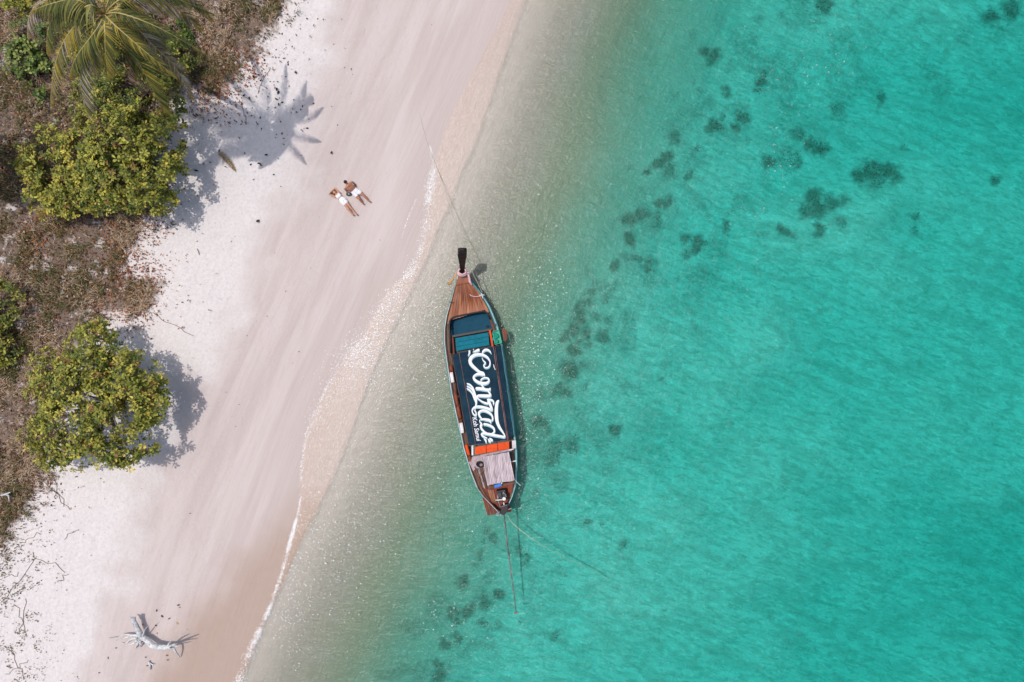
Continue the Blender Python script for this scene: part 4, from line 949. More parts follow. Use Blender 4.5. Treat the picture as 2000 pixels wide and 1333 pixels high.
# canopy: middle sheet, two side flaps, battens, posts
CZ = 1.36
CC = [(896.9, 689.8), (963.8, 677.2), (990.8, 859.6), (928.8, 869.2)]
def sheet(name, c, z, nu, nv, amp, par, zs=None, th=.012):
    """c: TL, TR, BR, BL photo corners at heights zs"""
    zs = zs or [z] * 4; cw = [P(*c[i], zs[i]) for i in range(4)]; V = []; F = []
    for L in (0, 1):
        for j in range(nv + 1):
            for i in range(nu + 1):
                u, v = i / nu, j / nv; p = (cw[0].lerp(cw[1], u)).lerp(cw[3].lerp(cw[2], u), v)
                p = p.copy(); p.z += amp * (vnoise(u * 5 + 7, v * 9, 3) - .5) - L * th; V.append(p)
    W = nu + 1; o = W * (nv + 1)
    for j in range(nv):
        for i in range(nu):
            a = j * W + i; F.append((a, a + W, a + W + 1, a + 1)); F.append((a + o, a + o + 1, a + o + W + 1, a + o + W))
    for i in range(nu): F.append((i, i + 1, i + 1 + o, i + o)); b = nv * W + i; F.append((b, b + o, b + o + 1, b + 1))
    for j in range(nv): a = j * W; F.append((a, a + o, a + o + W, a + W)); b = j * W + nu; F.append((b, b + W, b + W + o, b + o))
    return MB().add(V, F).build(name, M_CANV, par, smooth=False)
canopy = sheet('canopy', CC, CZ, 14, 34, .012, boat)
sheet('side_flap', [(882.8, 692.9), (896.6, 689.9), (928.4, 869.3), (915.2, 870.8)], 0, 4, 30, .03, canopy, [1.24, CZ - .02, CZ - .02, 1.24])
sheet('side_flap', [(964.2, 677.2), (978.8, 674.6), (1003.8, 851.5), (991.2, 859.4)], 0, 4, 30, .03, canopy, [CZ - .02, 1.22, 1.22, CZ - .02])
def batten(a, b, r, mt, z=CZ + .02, n=14):
    pts = [P(a[0] + (b[0] - a[0]) * i / n, a[1] + (b[1] - a[1]) * i / n, z) + Vector((random.uniform(-.012, .012), 0, 0)) for i in range(n + 1)]
    MB().tube(pts, r, 6).build('batten', mt, canopy, smooth=True)
M_BAT = mat('batten_wood', (0.22, 0.12, 0.11, 1), .7, .3, .8, 4, .003, (1, 1, 1), (0.07, 0.04, 0.035, 1))
batten((896.7, 689.8), (928.6, 869.4), .016, M_BAT); batten((963.6, 677.1), (991, 859.8), .028, M_BAT); batten((966.5, 677.1), (993, 859), .016, M_BAT)
batten((882.8, 693), (915.2, 871), .012, M_BAT, 1.25); batten((979, 674.7), (1004, 851.6), .016, M_TEAL, 1.23); batten((915, 871), (991, 859.8), .014, M_BAT, CZ)
for x, y in [(887, 696), (974, 682), (998, 846), (918, 864), (895, 775), (988, 765)]:
    b = P(x, y, 1.2); MB().tube([(b.x, b.y, .45), (b.x, b.y, CZ - .1)], .03, 7).build('post', M_BROWN, boat, smooth=True)

# hand-painted lettering on the canopy, traced stroke by stroke
O_A, O_B, O_C = (900, 675), (900, 735), (915, 790); SCL = 80 / 1333.0
STR = [(O_A, [(690, 395, 20), (725, 480, 34), (800, 560, 48), (768, 610, 45), (745, 665, 45), (805, 722, 45), (900, 700, 50), (948, 610, 48), (940, 500, 50), (860, 385, 72), (720, 305, 92), (560, 290, 100), (420, 325, 115), (318, 420, 125), (302, 540, 125), (370, 650, 118), (490, 760, 100), (610, 860, 92), (720, 900, 92), (772, 985, 60)]),
 (O_A, [(730, 965, 60), (580, 925, 90), (462, 970, 75), (415, 1050, 75), (470, 1130, 92), (590, 1205, 110), (740, 1235, 112), (865, 1205, 92), (915, 1130, 62), (880, 1065, 52), (780, 1050, 50), (690, 1085, 48), (640, 1150, 45)]),
 (O_B, [(655, 250, 45), (700, 315, 48), (760, 390, 48)]),
 (O_B, [(475, 400, 100), (600, 400, 112), (720, 418, 112), (850, 440, 95), (935, 425, 70), (955, 380, 45)]), (O_B, [(930, 430, 40), (965, 470, 34)]),
 (O_B, [(870, 470, 48), (935, 545, 62), (955, 625, 90), (850, 640, 110), (700, 635, 105), (575, 635, 85), (520, 680, 62), (580, 745, 42), (700, 830, 52), (820, 880, 72), (905, 890, 60)]),
 (O_B, [(850, 770, 70), (940, 765, 80), (1030, 790, 62), (1070, 855, 48), (1050, 925, 40)]),
 (O_B, [(870, 800, 90), (930, 865, 95), (965, 950, 95), (1000, 1050, 95), (990, 1095, 90), (850, 1045, 100), (700, 1005, 95), (540, 990, 85), (430, 1020, 60), (370, 1100, 45), (388, 1200, 45), (465, 1275, 58), (500, 1240, 50), (480, 1150, 42), (430, 1110, 38)]),
 (O_B, [(190, 235, 36), (290, 275, 56), (380, 370, 62), (430, 500, 78), (465, 640, 95), (492, 780, 90), (495, 900, 62), (472, 1000, 40), (455, 1090, 36)]),
 (O_B, [(190, 320, 34), (290, 370, 42), (380, 460, 46), (430, 600, 40)]), (O_B, [(190, 400, 34), (290, 460, 46), (370, 560, 48), (415, 680, 45), (450, 800, 25)]),
 (O_C, [(430, 470, 45), (355, 370, 72), (340, 270, 82), (430, 205, 75), (560, 215, 85), (690, 285, 80), (765, 370, 62), (785, 470, 62), (750, 545, 45)]),
 (O_C, [(385, 505, 40), (460, 480, 60), (580, 495, 92), (690, 525, 92), (730, 610, 36)]), (O_C, [(365, 500, 36), (372, 575, 40), (440, 630, 50)]),
 (O_C, [(450, 640, 88), (395, 700, 75), (430, 800, 75), (520, 895, 62), (640, 955, 55), (760, 955, 50), (835, 890, 62), (825, 790, 72), (730, 705, 82), (600, 655, 82), (480, 640, 80)]),
 (O_C, [(610, 1100, 36), (490, 1050, 55), (425, 980, 62), (480, 945, 80), (650, 965, 88), (850, 1005, 88), (1050, 1040, 80), (1165, 1055, 76), (1172, 1000, 46), (1100, 880, 62), (1000, 730, 100), (930, 550, 125), (905, 350, 135), (905, 120, 125), (935, -70, 100), (995, -130, 45)]),
 (O_C, [(495, 1120, 26), (555, 1165, 58), (575, 1250, 52)]), (O_C, [(650, 1120, 36), (670, 1185, 70), (720, 1235, 50)]), (O_C, [(680, 1095, 36), (740, 1150, 88), (790, 1185, 60)]),
 (O_A, [(270, 160, 72), (280, 230, 60), (235, 345, 16)]), (O_A, [(400, 125, 60), (425, 130, 60)]), (O_A, [(385, 225, 14), (480, 185, 62), (570, 150, 100), (610, 155, 90)]),
 (O_A, [(700, 260, 36), (735, 180, 72), (830, 135, 80), (925, 170, 56), (995, 265, 14)])]
def strokes(name, mt, z, off, wk, par):
    V = []; F = []
    for si, (O, pts) in enumerate(STR):
        c = bez([(O[0] + x * SCL + off[0], O[1] + y * SCL + off[1], w * SCL * wk) for x, y, w in pts], 9 * (len(pts) - 1) + 1); m_ = len(c); b = len(V)
        dist = [0]
        for i in range(1, m_): dist.append(dist[-1] + math.hypot(c[i].x - c[i - 1].x, c[i].y - c[i - 1].y))
        for i in range(m_):
            t = c[min(i + 1, m_ - 1)] - c[max(i - 1, 0)]; l = math.hypot(t.x, t.y) + 1e-9; nx_, ny_ = -t.y / l, t.x / l
            hw = max(c[i].z, .3) / 2; e = min(dist[i], dist[-1] - dist[i]); k = math.sqrt(max(0.0, 1 - (1 - min(e / hw, 1)) ** 2)); hw *= max(k, .04)
            V += [P(c[i].x + nx_ * hw, c[i].y + ny_ * hw, z + si * .0007), P(c[i].x - nx_ * hw, c[i].y - ny_ * hw, z + si * .0007)]
        for i in range(m_ - 1): F.append((b + 2 * i, b + 2 * i + 1, b + 2 * i + 3, b + 2 * i + 2))
    return MB().add(V, F).build(name, mt, par)
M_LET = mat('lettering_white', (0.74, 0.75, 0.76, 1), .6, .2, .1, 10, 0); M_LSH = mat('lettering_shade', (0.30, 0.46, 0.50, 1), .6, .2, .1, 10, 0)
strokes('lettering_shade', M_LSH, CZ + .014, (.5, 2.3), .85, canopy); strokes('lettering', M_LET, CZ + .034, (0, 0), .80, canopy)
fc = bpy.data.curves.new('small_lettering', 'FONT'); fc.body = 'Koh Samui'; fc.size = 1.0; fc.extrude = .004; fc.offset = 0.012; fc.shear = .2
fo = bpy.data.objects.new('tmp_text', fc); SC.collection.objects.link(fo); bpy.context.view_layer.update()
tm = bpy.data.meshes.new_from_object(fo.evaluated_get(bpy.context.evaluated_depsgraph_get())); bpy.data.objects.remove(fo)
co = [v.co.copy() for v in tm.vertices]; mxx = max(v.x for v in co); cap = .70
p0 = P(915 + 120 * SCL, 790 + 425 * SCL, CZ + .02); p1 = P(915 + 270 * SCL, 790 + 1215 * SCL, CZ + .02); ex = (p1 - p0); lt = ex.length; ex.normalize(); ey = Vector((-ex.y, ex.x, 0)); kh = .225 / cap
for v in tm.vertices: v.co = p0 + ex * (v.co.x / mxx * lt) + ey * (v.co.y * kh) + Vector((0, 0, v.co.z)) - parent_origin(canopy)
tm.materials.clear(); tm.materials.append(M_LET); link(bpy.data.objects.new('small_lettering', tm), canopy)
MB().tube([P(964, 712, CZ + .03), P(965, 717, CZ + .03), P(967.5, 723, CZ + .03)], [.02, .03, .02], 6).build('tie', M_WHITE, canopy)

# faded cushions stowed along the left side
for t0, t1, m_ in [(.365, .425, M_OBROWN), (.475, .53, M_OBROWN), (.533, .585, M_OBROWN), (.588, .635, M_OBROWN), (.69, .735, M_ORANGE), (.738, .775, M_OBROWN)]:
    c = [hp(t0 + (t1 - t0) * i / 6, -.865, .09 + random.uniform(-.015, .015)) for i in range(7)]
    MB().tube(c, [.05, .085, .08, .09, .08, .085, .05], 8, .12).build('side_cushion', m_, boat, smooth=True)
# orange end panels, stern bench, deck
for i in range(3):
    x0 = 927.3 + i * 22.6; y0 = 873.6 - i * 3.75; quad('orange_panel', [(x0, y0), (x0 + 21.9, y0 - 3.6), (x0 + 22.1, y0 + 11.6), (x0 + .4, y0 + 15.4)], 1.15, .05, M_ORANGE, .015)
quad('cross_beam', [(938, 889), (999, 877), (999.6, 880.5), (938.8, 893)], 1.30, .05, M_PLY); quad('end_beam', [(921, 866), (924.4, 866), (924.4, 890), (921, 890)], 1.0, .05, M_WHITE)
quad('stern_panel', [(921.5, 892.5), (941.8, 888.8), (944.5, 912), (930.5, 915.5), (919.5, 910.5)], .92, .03, M_PLY)
quad('stern_panel', [(915, 903), (919.3, 901.5), (929, 916), (924.5, 921)], .88, .03, M_PLY)
for i in range(5):
    quad('deck_board', [(926.5 + i * 5.4, 916 - i * 1), (931.2 + i * 5.4, 915.2 - i * 1), (943.5 + i * 4.4, 957 - i * 1), (939.5 + i * 4.4, 953 - i * 1)], .62 + random.uniform(0, .015), .03, M_PLY if i % 2 else M_BROWN)
quad('stern_deck', [(936, 950), (1003, 941), (999, 964), (990, 985), (962, 984), (946, 968)], .60, .03, M_RED)
for i in range(3): quad('deck_board', [(951 + i * 4.6, 957 + i * .5), (955 + i * 4.6, 956 + i * .5), (963.5 + i * 3, 982), (960.5 + i * 3, 980)], .66 + .01 * i, .03, M_VARN2)
quad('stern_seat', [(991, 944), (1003, 941), (999.5, 962), (992.5, 964)], .78, .04, M_RED); quad('cross_beam', [(952, 951), (1005, 941), (1005.6, 945.5), (953, 956)], .9, .05, M_BROWN)
quad('locker', [(999.6, 861), (1007.6, 860), (1008.5, 877), (1000.5, 878.5)], .86, .1, M_METAL)
MB().beam(P(999, 902.3, 1.0), P(1009, 900.3, 1.0), .05, .04).beam(P(994, 879.5, 1.32), P(1003, 877.5, 1.3), .05, .04).build('thwart', M_WHITE, boat)
MB().beam(P(926.5, 912, 1.0), P(943, 942, 1.0), .03, .03).beam(P(932, 935, .9), P(946, 915, 1.0), .03, .03).beam(P(945, 942, .9), P(952, 968, .8), .03, .03).build('tiller_rail', M_BROWN, boat)
# weathered slat roof over the helm
RC = [(942.5, 892.5), (994, 883.5), (1005.3, 939), (951.5, 948.5)]
def rc(u, v, z): 
    a = np.array(RC, float); p = (a[0] * (1 - u) + a[1] * u) * (1 - v) + (a[3] * (1 - u) + a[2] * u) * v; return P(p[0], p[1], z)
roof = MB().beam(rc(0.02, .15, 1.42), rc(.98, .15, 1.42), .05, .04).beam(rc(0.02, .85, 1.42), rc(.98, .85, 1.42), .05, .04).build('helm_roof', M_BROWN, boat)
NS = 17
for i in range(NS):
    u0, u1 = (i + .06) / NS, (i + .94) / NS; z = 1.48 + random.uniform(-.012, .015); e0 = random.uniform(-.012, .012); e1 = 1 + random.uniform(-.015, .012)
    MB().prism([rc(u0, e0, z), rc(u1, e0, z), rc(u1 + random.uniform(-.006, .006), e1, z), rc(u0, e1, z)], .022).build('slat', M_SLAT, roof)
for u, v in ((.05, .1), (.95, .1), (.05, .9), (.95, .9)):
    b = rc(u, v, 1.38); MB().tube([(b.x, b.y, .5), (b.x, b.y, 1.40)], .025, 6).build('post', M_BROWN, boat, smooth=True)
# engine
eng = MB().prism([P(x, y, 1.25) for x, y in [(969, 960), (987, 957), (990, 978), (974, 981)]], .45).build('engine', M_ENG, boat, bevel=.03)
MB().prism([P(x, y, 1.42) for x, y in [(972, 963), (979, 962), (980.5, 972), (974, 973)]], .18).build('cylinder_head', M_ENG, eng, bevel=.02)
MB().tube([P(972.5, 966, 1.45), P(972.5, 974, 1.47), P(973.5, 980, 1.42), P(976.5, 991, 1.25), P(991, 986.5, 1.25)], .022, 7).build('frame_tube', M_METAL, eng, smooth=True)
MB().tube([P(968, 977.5, 1.47), P(976, 977, 1.50), P(985, 976, 1.47)], .028, 7).build('exhaust', M_WHITE, eng, smooth=True)
MB().tube([P(981, 966, 1.44), P(983, 963, 1.48), P(987, 966, 1.48), P(989, 970, 1.44), P(986, 970, 1.44)], .022, 7).build('hose', M_METAL, eng, smooth=True)
MB().tube([P(984.5, 975, 1.43), P(984.5, 975, 1.5)], .085, 12).build('flywheel', M_METAL, eng); MB().tube([P(983.5, 982, 1.4), P(984.5, 986.5, 1.36)], .028, 7).build('hose', M_WHITE, eng)
MB().prism([P(x, y, 1.2) for x, y in [(979, 988), (992, 985), (993, 998), (984, 1008), (977, 1003)]], .3).build('gearbox', M_PROW, eng, bevel=.03)
MB().tube([P(989, 998, 1.15), P(999, 993, 1.1)], .025, 6).build('handle', M_METAL, eng)
sh_pts = [(984, 1005, 1.15), (986.5, 1025, 1.0), (990.5, 1060, .78), (996, 1100, .55), (1001, 1140, .38), (1005, 1170, .24), (1008, 1196, .12)]
MB().tube(bez([tuple(P(*p)) for p in sh_pts], 30), [.042 - .0006 * i for i in range(30)], 8).build('propeller_shaft', M_SHAFT, boat, smooth=True)
pc = P(1008.3, 1197.5, .11); prop = MB().ball(pc, .045, 8, 6)
for k in range(3):
    a = k * 2.094 + .5; d = Vector((math.cos(a), .15, math.sin(a))); prop.beam(pc, pc + d * .13, .07, .015)
prop.build('propeller', mat('bronze', (0.30, 0.16, 0.12, 1), .5), boat)
MB().tube([P(983, 1006, 1.2), P(985, 1022, 1.08), P(989, 1045, .95)], .016, 6).build('control_rod', M_METAL, boat)
# stern platform
pf = np.array([(942.0, 974), (952.0, 1007.5), (999.8, 1000.5), (990, 966)], float)
for i in range(7):
    a, b = i / 7 + .008, (i + 1) / 7 - .008; q = lambda u, v: (pf[0] * (1 - u) + pf[3] * u) * (1 - v) + (pf[1] * (1 - u) + pf[2] * u) * v
    quad('platform_board', [q(a, 0), q(b, 0), q(b, 1), q(a, 1)], .36 + random.uniform(0, .01), .05, M_RED, .004)
MB().beam(P(969, 1004, .8), P(976, 1000, .9), .05, .05).beam(P(968.5, 1007, .5), P(980, 1008, .6), .04, .04).beam(P(972, 996, .8), P(975, 1008, .6), .04, .04).build('stern_bracket', M_METAL, boat)
for sg in (-1, 1):
    MB().tube([hp(t, sg * .99, .05) for t in np.linspace(.88, .985, 12)], .02, 6).build('stern_rail', M_METAL, boat, smooth=True)
MB().beam(P(1008, 941, .9), P(1017, 949, .7), .03, .03).build('stern_peg', M_WHITE, boat)

# boarding step hung outside the right side
MB().prism([P(x, y, .75) for x, y in [(979.5, 644), (984, 641.5), (989, 646), (991, 656), (989, 666), (985.5, 668), (983.5, 660), (983, 650)]], .12).build('boarding_step', M_RED, boat, bevel=.015)
MB().prism([P(x, y, .80) for x, y in [(980.5, 646), (983, 645), (986, 655), (986, 666), (983.5, 666)]], .06).build('boarding_step', M_BROWN, boat, bevel=.01)
# things on the boat
gcr = empty('green_crate', P(971, 660, .82)); tag(gcr, 'bright green plastic basket standing on the right side of the boat beside the well', 'basket')
gq = [(962.5, 648), (974, 645), (980, 670), (967, 673)]
MB().prism([P(x, y, .90) for x, y in gq], .03).build('bottom', M_GREEN, gcr)
for i in range(4):
    a, b = gq[i], gq[(i + 1) % 4]; MB().beam(P(*a, 1.0), P(*b, 1.0), .03, .2).build('side', M_GREEN, gcr)
nb_ = MB()
for i in range(7): nb_.ball(P(965 + random.uniform(0, 9), 650 + random.uniform(0, 18), .98), (random.uniform(.08, .14), random.uniform(.08, .14), .06), 7, 5)
nb_.build('net', mat('green_net', (0.02, 0.30, 0.22, 1), .8, .2, .7, 20, .02), gcr, smooth=True)
for lab, (x, y), z in (('white fender on the left side of the boat, nearest the well', (883, 737.5), .93), ('white fender on the left side of the boat, halfway along the canopy', (902, 836), .95), ('white fender beside the orange panels of the boat', (922.3, 884), .98)):
    if 'orange' in lab: continue
    f = empty('white_fender', P(x, y, z)); tag(f, lab, 'fender', 'white fenders along the left side of the boat')
    c = P(x, y, z); d = Vector((AU[0], -AU[1], 0)).normalized(); s_ = Vector((d.y, -d.x, 0))
    MB().prism([c + s_ * a + d * b + Vector((0, 0, .1)) for a, b in ((-.085, -.26), (.085, -.26), (.085, .26), (-.085, .26))], .16).build('body', M_WHITE, f, bevel=.03)
    MB().tube([c + d * -.26, c + d * -.33 + Vector((0, 0, .05))], .02, 5).build('cord', M_BLACK, f)
bc = empty('blue_canister', P(973, 949, .95)); tag(bc, 'bright blue plastic canister standing by the engine of the boat', 'canister')
MB().prism([P(x, y, 1.12) for x, y in [(964.5, 948), (979, 944.5), (981, 950), (966.5, 954.5)]], .28).build('body', M_BLUEP, bc, bevel=.03)
MB().tube([P(979.5, 945, 1.1), P(979.8, 944.5, 1.18)], .035, 8).build('cap', M_WHITE, bc)
cl = MB()
for j in range(4):
    c = P(937 + j * .8, 907 + j * .7, .97 + j * .02); r = .17 - .015 * j
    cl.tube([(c.x + r * math.cos(a), c.y + r * .8 * math.sin(a), c.z + .01 * math.sin(5 * a)) for a in np.linspace(0, 6.283, 14)], .022, 5)
o = cl.build('rope_coil', M_BLACK); tag(o, 'dark tangled coil lying on the stern panel left of the slat roof', 'rope')

def rope(name, pts, r, mt, lab, cat='rope', n=40):
    o = MB().tube(bez([tuple(P(*p)) for p in pts], n), r, 6).build(name, mt, smooth=True); tag(o, lab, cat); return o
rope('mooring_rope', [(905.5, 492, 2.75), (899, 470, 2.2), (881, 412, 1.0), (866, 362, .30), (856, 335, .06), (847, 312, .035), (838, 290, .03), (829, 260, .05), (822, 232, .07), (817, 214, .06)], .013, M_ROPE, 'thin pale mooring rope running from the bow up onto the sand')
rope('bow_line', [(908, 493, 2.7), (914, 508, 2.25), (919, 521, 1.85), (925, 537, 1.5), (933, 553, 1.3), (942, 572, 1.17)], .014, M_ROPE, 'short pale line from the stem post back to the right side of the bow', n=24)
rope('anchor_rope', [(990, 1006, .7), (1003, 1024, .1), (1030, 1046, -.15), (1070, 1072, -.5), (1120, 1098, -.9), (1165, 1118, -1.2), (1198, 1134, -1.6)], .019, mat('wet_rope', (0.62, 0.58, 0.42, 1), .8), 'long yellowish anchor rope sinking into the water behind the boat')

# ---------------------------------------------------------------- people
def remesh(mb, name, mt, parent, vox=.010, smooth_it=3):
    o = mb.build(name, mt, parent)
    r = o.modifiers.new('r', 'REMESH'); r.mode = 'VOXEL'; r.voxel_size = vox; r.use_smooth_shade = True
    s_ = o.modifiers.new('s', 'SMOOTH'); s_.iterations = smooth_it; s_.factor = .5
    bpy.context.view_layer.update(); me = bpy.data.meshes.new_from_object(o.evaluated_get(bpy.context.evaluated_depsgraph_get()))
    o.modifiers.clear(); o.data = me; me.name = name; return o
def limb(mb, pts, rad): 
    c = bez([tuple(p) for p in pts], 6 * (len(pts) - 1) + 1); rr = np.interp(np.linspace(0, 1, len(c)), np.linspace(0, 1, len(rad)), rad)
    mb.tube(c, list(rr), 10); mb.ball(c[0], rr[0], 10, 6); mb.ball(c[-1], rr[-1], 10, 6); return c
def hand(mb, wrist, d, up=Vector((0, 0, 1)), s=1.0):
    d = Vector(d).normalized(); sd = d.cross(up).normalized(); w = Vector(wrist)
    mb.ball(w + d * .045 * s, (.040 * s, .040 * s, .018 * s), 10, 6); mb.ball(w + d * .075 * s, (.040 * s, .040 * s, .016 * s), 10, 6)
    for k, L in enumerate((.062, .074, .070, .055)):
        b = w + d * .085 * s + sd * (-.028 + .019 * k) * s; e = b + d * L * s + sd * (-.006 + .004 * k) - up * .004
        mb.tube([b - d * .02, b.lerp(e, .5) + up * .004, e], [.0105, .010, .008], 7); mb.ball(e, .008, 6, 4)
    b = w + d * .03 * s - sd * .032 * s; e = b + (d * .6 - sd * .8).normalized() * .06 * s; mb.tube([b, e], [.013, .009], 7); mb.ball(e, .009, 6, 4)
def foot_(mb, ankle, d, up=Vector((0, 0, 1))):
    a = Vector(ankle); d = Vector(d).normalized()
    mb.tube([a - d * .05 + up * -.0, a + d * .03 + up * .03, a + d * .06 + up * .11, a + d * .05 + up * .15], [.035, .045, .038, .025], 9); mb.ball(a - d * .05, .035, 8, 5); mb.ball(a + d * .05 + up * .15, .03, 8, 5)
def head(mb, c, face, chin, s=1.0):
    """c centre; face: facing direction; chin: direction from crown to chin"""
    c = Vector(c); f = Vector(face).normalized(); ch = (Vector(chin) - f * Vector(chin).dot(f)).normalized(); sd = f.cross(ch)
    for i in range(5):
        mb.ball(c - ch * (.03 - .028 * i) + f * (.004 * i), (.078 - .006 * i,) * 3, 12, 8)
    mb.ball(c + ch * .085 + f * .03, (.045,) * 3, 10, 6)
    mb.tube([c - ch * .0 + f * .078, c + ch * .035 + f * .100], [.010, .016], 7)
    for g in (-1, 1): mb.ball(c + sd * g * .078 + ch * .02, (.02, .02, .025), 8, 5); mb.ball(c + sd * g * .03 + f * .082 - ch * .012, .010, 6, 4)
    mb.tube([c + ch * .062 + f * .078 - sd * .022, c + ch * .062 + f * .082 + sd * .022], .008, 6)
    return f, ch, sd
def skin(name, c, k): return mat(name, c, .5, .35, .35, 9, .002)
G = lambda x, y, z: Vector(PG(x, y, z))
M_SK1 = skin('tanned_skin', (0.44, 0.19, 0.115, 1), 0); M_SK2 = skin('warm_skin', (0.54, 0.28, 0.18, 1), 0)
M_HAIRD = mat('dark_hair', (0.018, 0.012, 0.010, 1), .6, .3, .5, 40, .01); M_HAIRB = mat('brown_hair', (0.15, 0.065, 0.03, 1), .6, .3, .6, 40, .01)
M_CLO = mat('white_cloth', (0.74, 0.75, 0.77, 1), .9, .15, .2, 6, .01); M_EYE = M_BLACK
# woman: on her back, hands behind the head
wp = G(670, 392, 0); wo_ = empty('person', wp); tag(wo_, 'woman in white top and white shorts lying on her back, arms folded behind her head', 'person')
b = MB(); Hc = G(652.6, 375.4, .13); hd = G(670, 392, 0) - G(652.6, 375.4, 0); bd = Vector((hd.x, hd.y, 0)).normalized(); sd = Vector((-bd.y, bd.x, 0))
head(b, Hc, Vector((0, 0, 1)) - bd * .1, bd)
limb(b, [Hc + bd * .06, G(657.3, 380, .11)], [.052, .056])
sh1, sh2 = G(662.4, 376.8, .12), G(655.0, 385.0, .12)
limb(b, [sh1, G(658.8, 381.0, .12), sh2], [.062, .085, .062])
for o_ in (-.055, .055): limb(b, [G(659.5, 381.6, .12) + sd * o_, G(663, 385.2, .125) + sd * o_, G(666.5, 388.6, .115) + sd * o_, G(670, 392.4, .12) + sd * o_ * 1.3], [.080, .095, .078, .100])
for o_ in (-.075, .075): b.ball(G(661.5, 383.6, .19) + sd * o_, (.062, .062, .05), 10, 6)
for s_, e_, h_ in ((sh1, G(653.8, 368.2, .07), G(649.5, 372.2, .05)), (sh2, G(645.6, 381.4, .07), G(648.6, 376.2, .05))):
    limb(b, [s_, s_.lerp(e_, .5), e_], [.048, .044, .036]); limb(b, [e_, e_.lerp(h_, .5), h_], [.037, .034, .024]); hand(b, h_, (h_ - e_) + bd * .02)
for hp_, kn, an, fd in ((G(673.3, 391.2, .12), G(684, 405.2, .13), G(696.3, 418.8, .07), (1, -.9, 0)), (G(669.2, 395.8, .12), G(680.6, 409.0, .20), G(689.0, 419.6, .07), (1, -.7, 0))):
    limb(b, [hp_, hp_.lerp(kn, .5) + Vector((0, 0, .01)), kn], [.090, .075, .054]); limb(b, [kn, kn.lerp(an, .35), an], [.054, .054, .036]); foot_(b, an, fd)
remesh(b, 'body', M_SK2, wo_)
t = MB(); 
for o_ in (-.055, .055): limb(t, [G(660.2, 382.2, .125) + sd * o_, G(662.2, 384.6, .13) + sd * o_], [.095, .102])
for o_ in (-.075, .075): t.ball(G(661.5, 383.6, .195) + sd * o_, (.068, .068, .055), 10, 6); t.tube([G(661.5, 383.6, .22) + sd * o_, G(658, 380.2, .19) + sd * o_], .02, 6)
remesh(t, 'top', M_CLO, wo_)
t = MB()
for o_ in (-.06, .06): limb(t, [G(665.6, 387.9, .12) + sd * o_ * .8, G(670, 392.4, .125) + sd * o_ * 1.3], [.088, .112])
for hp_, kn in ((G(673.3, 391.2, .12), G(684, 405.2, .13)), (G(669.2, 395.8, .12), G(680.6, 409.0, .20))):
    limb(t, [hp_, hp_.lerp(kn, .30)], [.102, .100])
t.tube([G(671, 399, .06), G(674, 404, .03), G(677, 409, .03)], [.07, .08, .04], 8)
remesh(t, 'shorts', M_CLO, wo_)
t = MB(); 
for k in range(16):
    a = random.uniform(-1, 1); s0 = Hc - bd * .035 + sd * a * .07 + Vector((0, 0, .02 - .05 * abs(a))); e0 = Hc - bd * random.uniform(.06, .16) + sd * (a * .22 - .05); e0.z = random.uniform(.03, .07) + gz(e0.x, e0.y)
    t.tube([s0, s0.lerp(e0, .5) + Vector((0, 0, .02)), e0], [.035, .03, .012], 6)
for k in range(7):
    e0 = Hc - sd * random.uniform(.08, .16) + bd * random.uniform(-.05, .14); e0.z = gz(e0.x, e0.y) + .05; t.tube([Hc - sd * .06 - bd * .03, e0], [.03, .015], 6)
t.ball(Hc - bd * .04 + Vector((0, 0, -.01)), (.088, .088, .08), 12, 8); remesh(t, 'hair', M_HAIRB, wo_, .009, 1)
# man: half sitting, propped on his elbows, looking down
mo = empty('person', G(694, 375, 0)); tag(mo, 'dark-haired bare-chested man in white shorts leaning back on his hands, legs stretched out', 'person')
b = MB(); pel = G(694, 375, .13); hd = G(694, 375, 0) - G(675, 356, 0); bd = Vector((hd.x, hd.y, 0)).normalized(); sd = Vector((-bd.y, bd.x, 0))
Hc = G(675.3, 356.4, .60); head(b, Hc, bd * .9 + Vector((0, 0, .35)), bd * .35 - Vector((0, 0, 1)), 1)
limb(b, [Hc + bd * .02 - Vector((0, 0, .07)), G(679, 361, .47)], [.062, .066])
sh1, sh2 = G(686.2, 356.8, .43), G(676.0, 367.6, .43)
limb(b, [sh1, G(680.6, 361.8, .45), sh2], [.070, .095, .070])
for o_ in (-.075, .075): limb(b, [G(681, 362.2, .42) + sd * o_, G(685.5, 366.6, .33) + sd * o_, G(690, 371, .21) + sd * o_ * .9, G(694, 375, .14) + sd * o_ * 1.1], [.095, .110, .095, .110])
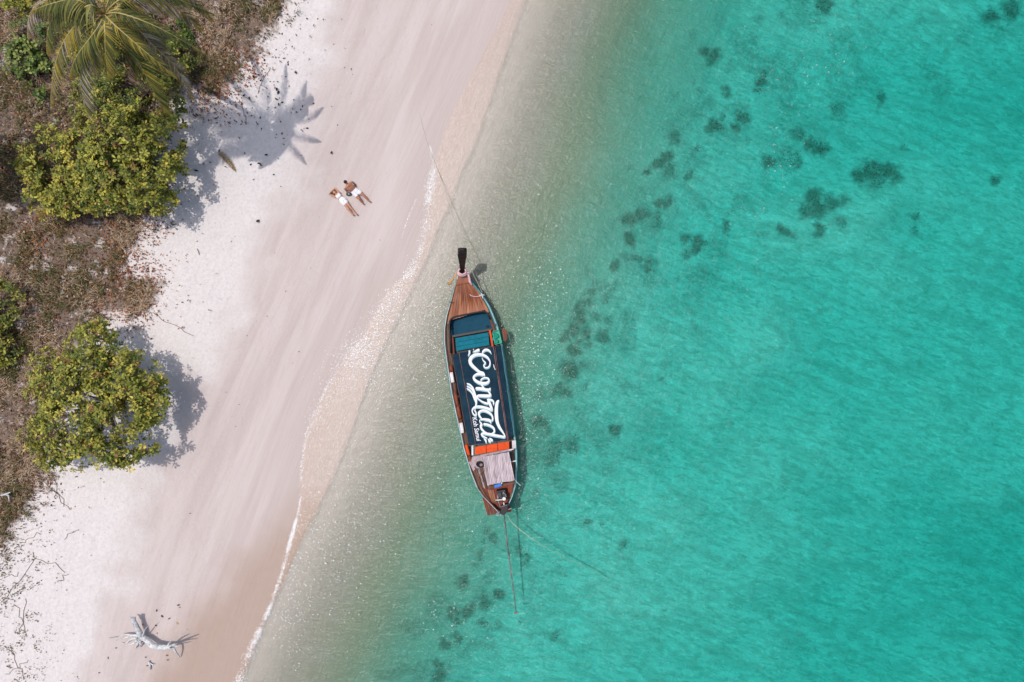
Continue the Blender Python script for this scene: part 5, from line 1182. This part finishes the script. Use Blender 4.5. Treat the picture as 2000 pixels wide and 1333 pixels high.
for s_, e_, h_ in ((sh1, G(688.2, 355.6, .18), G(692.6, 360.8, .03)), (sh2, G(673.2, 369.4, .18), G(677.6, 374.6, .03))):
    limb(b, [s_, s_.lerp(e_, .5), e_], [.058, .054, .044]); limb(b, [e_, e_.lerp(h_, .5), h_], [.044, .040, .028]); hand(b, h_, bd)
lg = ((G(697.4, 372.6, .12), G(711.2, 383.0, .22), G(721.2, 393.4, .07), (1, -.8, 0)), (G(692.4, 378.8, .12), G(701.4, 388.4, .30), G(708.6, 397.6, .07), (1, -.8, 0)))
for hp_, kn, an, fd in lg:
    limb(b, [hp_, hp_.lerp(kn, .5), kn], [.098, .085, .060]); limb(b, [kn, kn.lerp(an, .35), an], [.060, .060, .040]); foot_(b, an, fd)
remesh(b, 'body', M_SK1, mo)
t = MB()
for o_ in (-.075, .075): limb(t, [G(690.2, 371.2, .20) + sd * o_ * .9, G(694.2, 375.2, .15) + sd * o_ * 1.15], [.105, .128])
for hp_, kn, an, fd in lg: limb(t, [hp_, hp_.lerp(kn, .42)], [.116, .112])
remesh(t, 'shorts', M_CLO, mo)
t = MB(); t.ball(Hc - bd * .025 + Vector((0, 0, .03)), (.092, .092, .085), 12, 8); t.ball(Hc - bd * .05 + Vector((0, 0, -.01)), (.078, .078, .08), 12, 8); remesh(t, 'hair', M_HAIRD, mo, .009, 1)
# dark bag beside the man, strap running up to his elbow
bg_ = empty('camera_bag', G(681.5, 379.5, 0)); tag(bg_, 'small dark grey bag with a strap lying on the sand between the two people', 'bag')
M_BAG = mat('dark_grey_fabric', (0.07, 0.075, 0.08, 1), .8, .2, .5, 12, .01)
MB().ball(G(681.3, 379.6, .06), (.15, .10, .07), 12, 8).build('body', M_BAG, bg_, smooth=True).rotation_euler = (0, 0, 0)
MB().ball(G(681.0, 379.3, .12), (.05, .035, .025), 10, 6).build('pocket', M_METAL, bg_, smooth=True)
MB().tube([G(677.5, 377.5, .06), G(676, 373.5, .04), G(675, 369, .05), G(674.6, 366, .08)], .012, 5).build('strap', M_BAG, bg_, smooth=True)
MB().ball(G(693.6, 361.8, .045), (.034, .034, .014), 10, 5).build('wristwatch', M_BAG, mo)
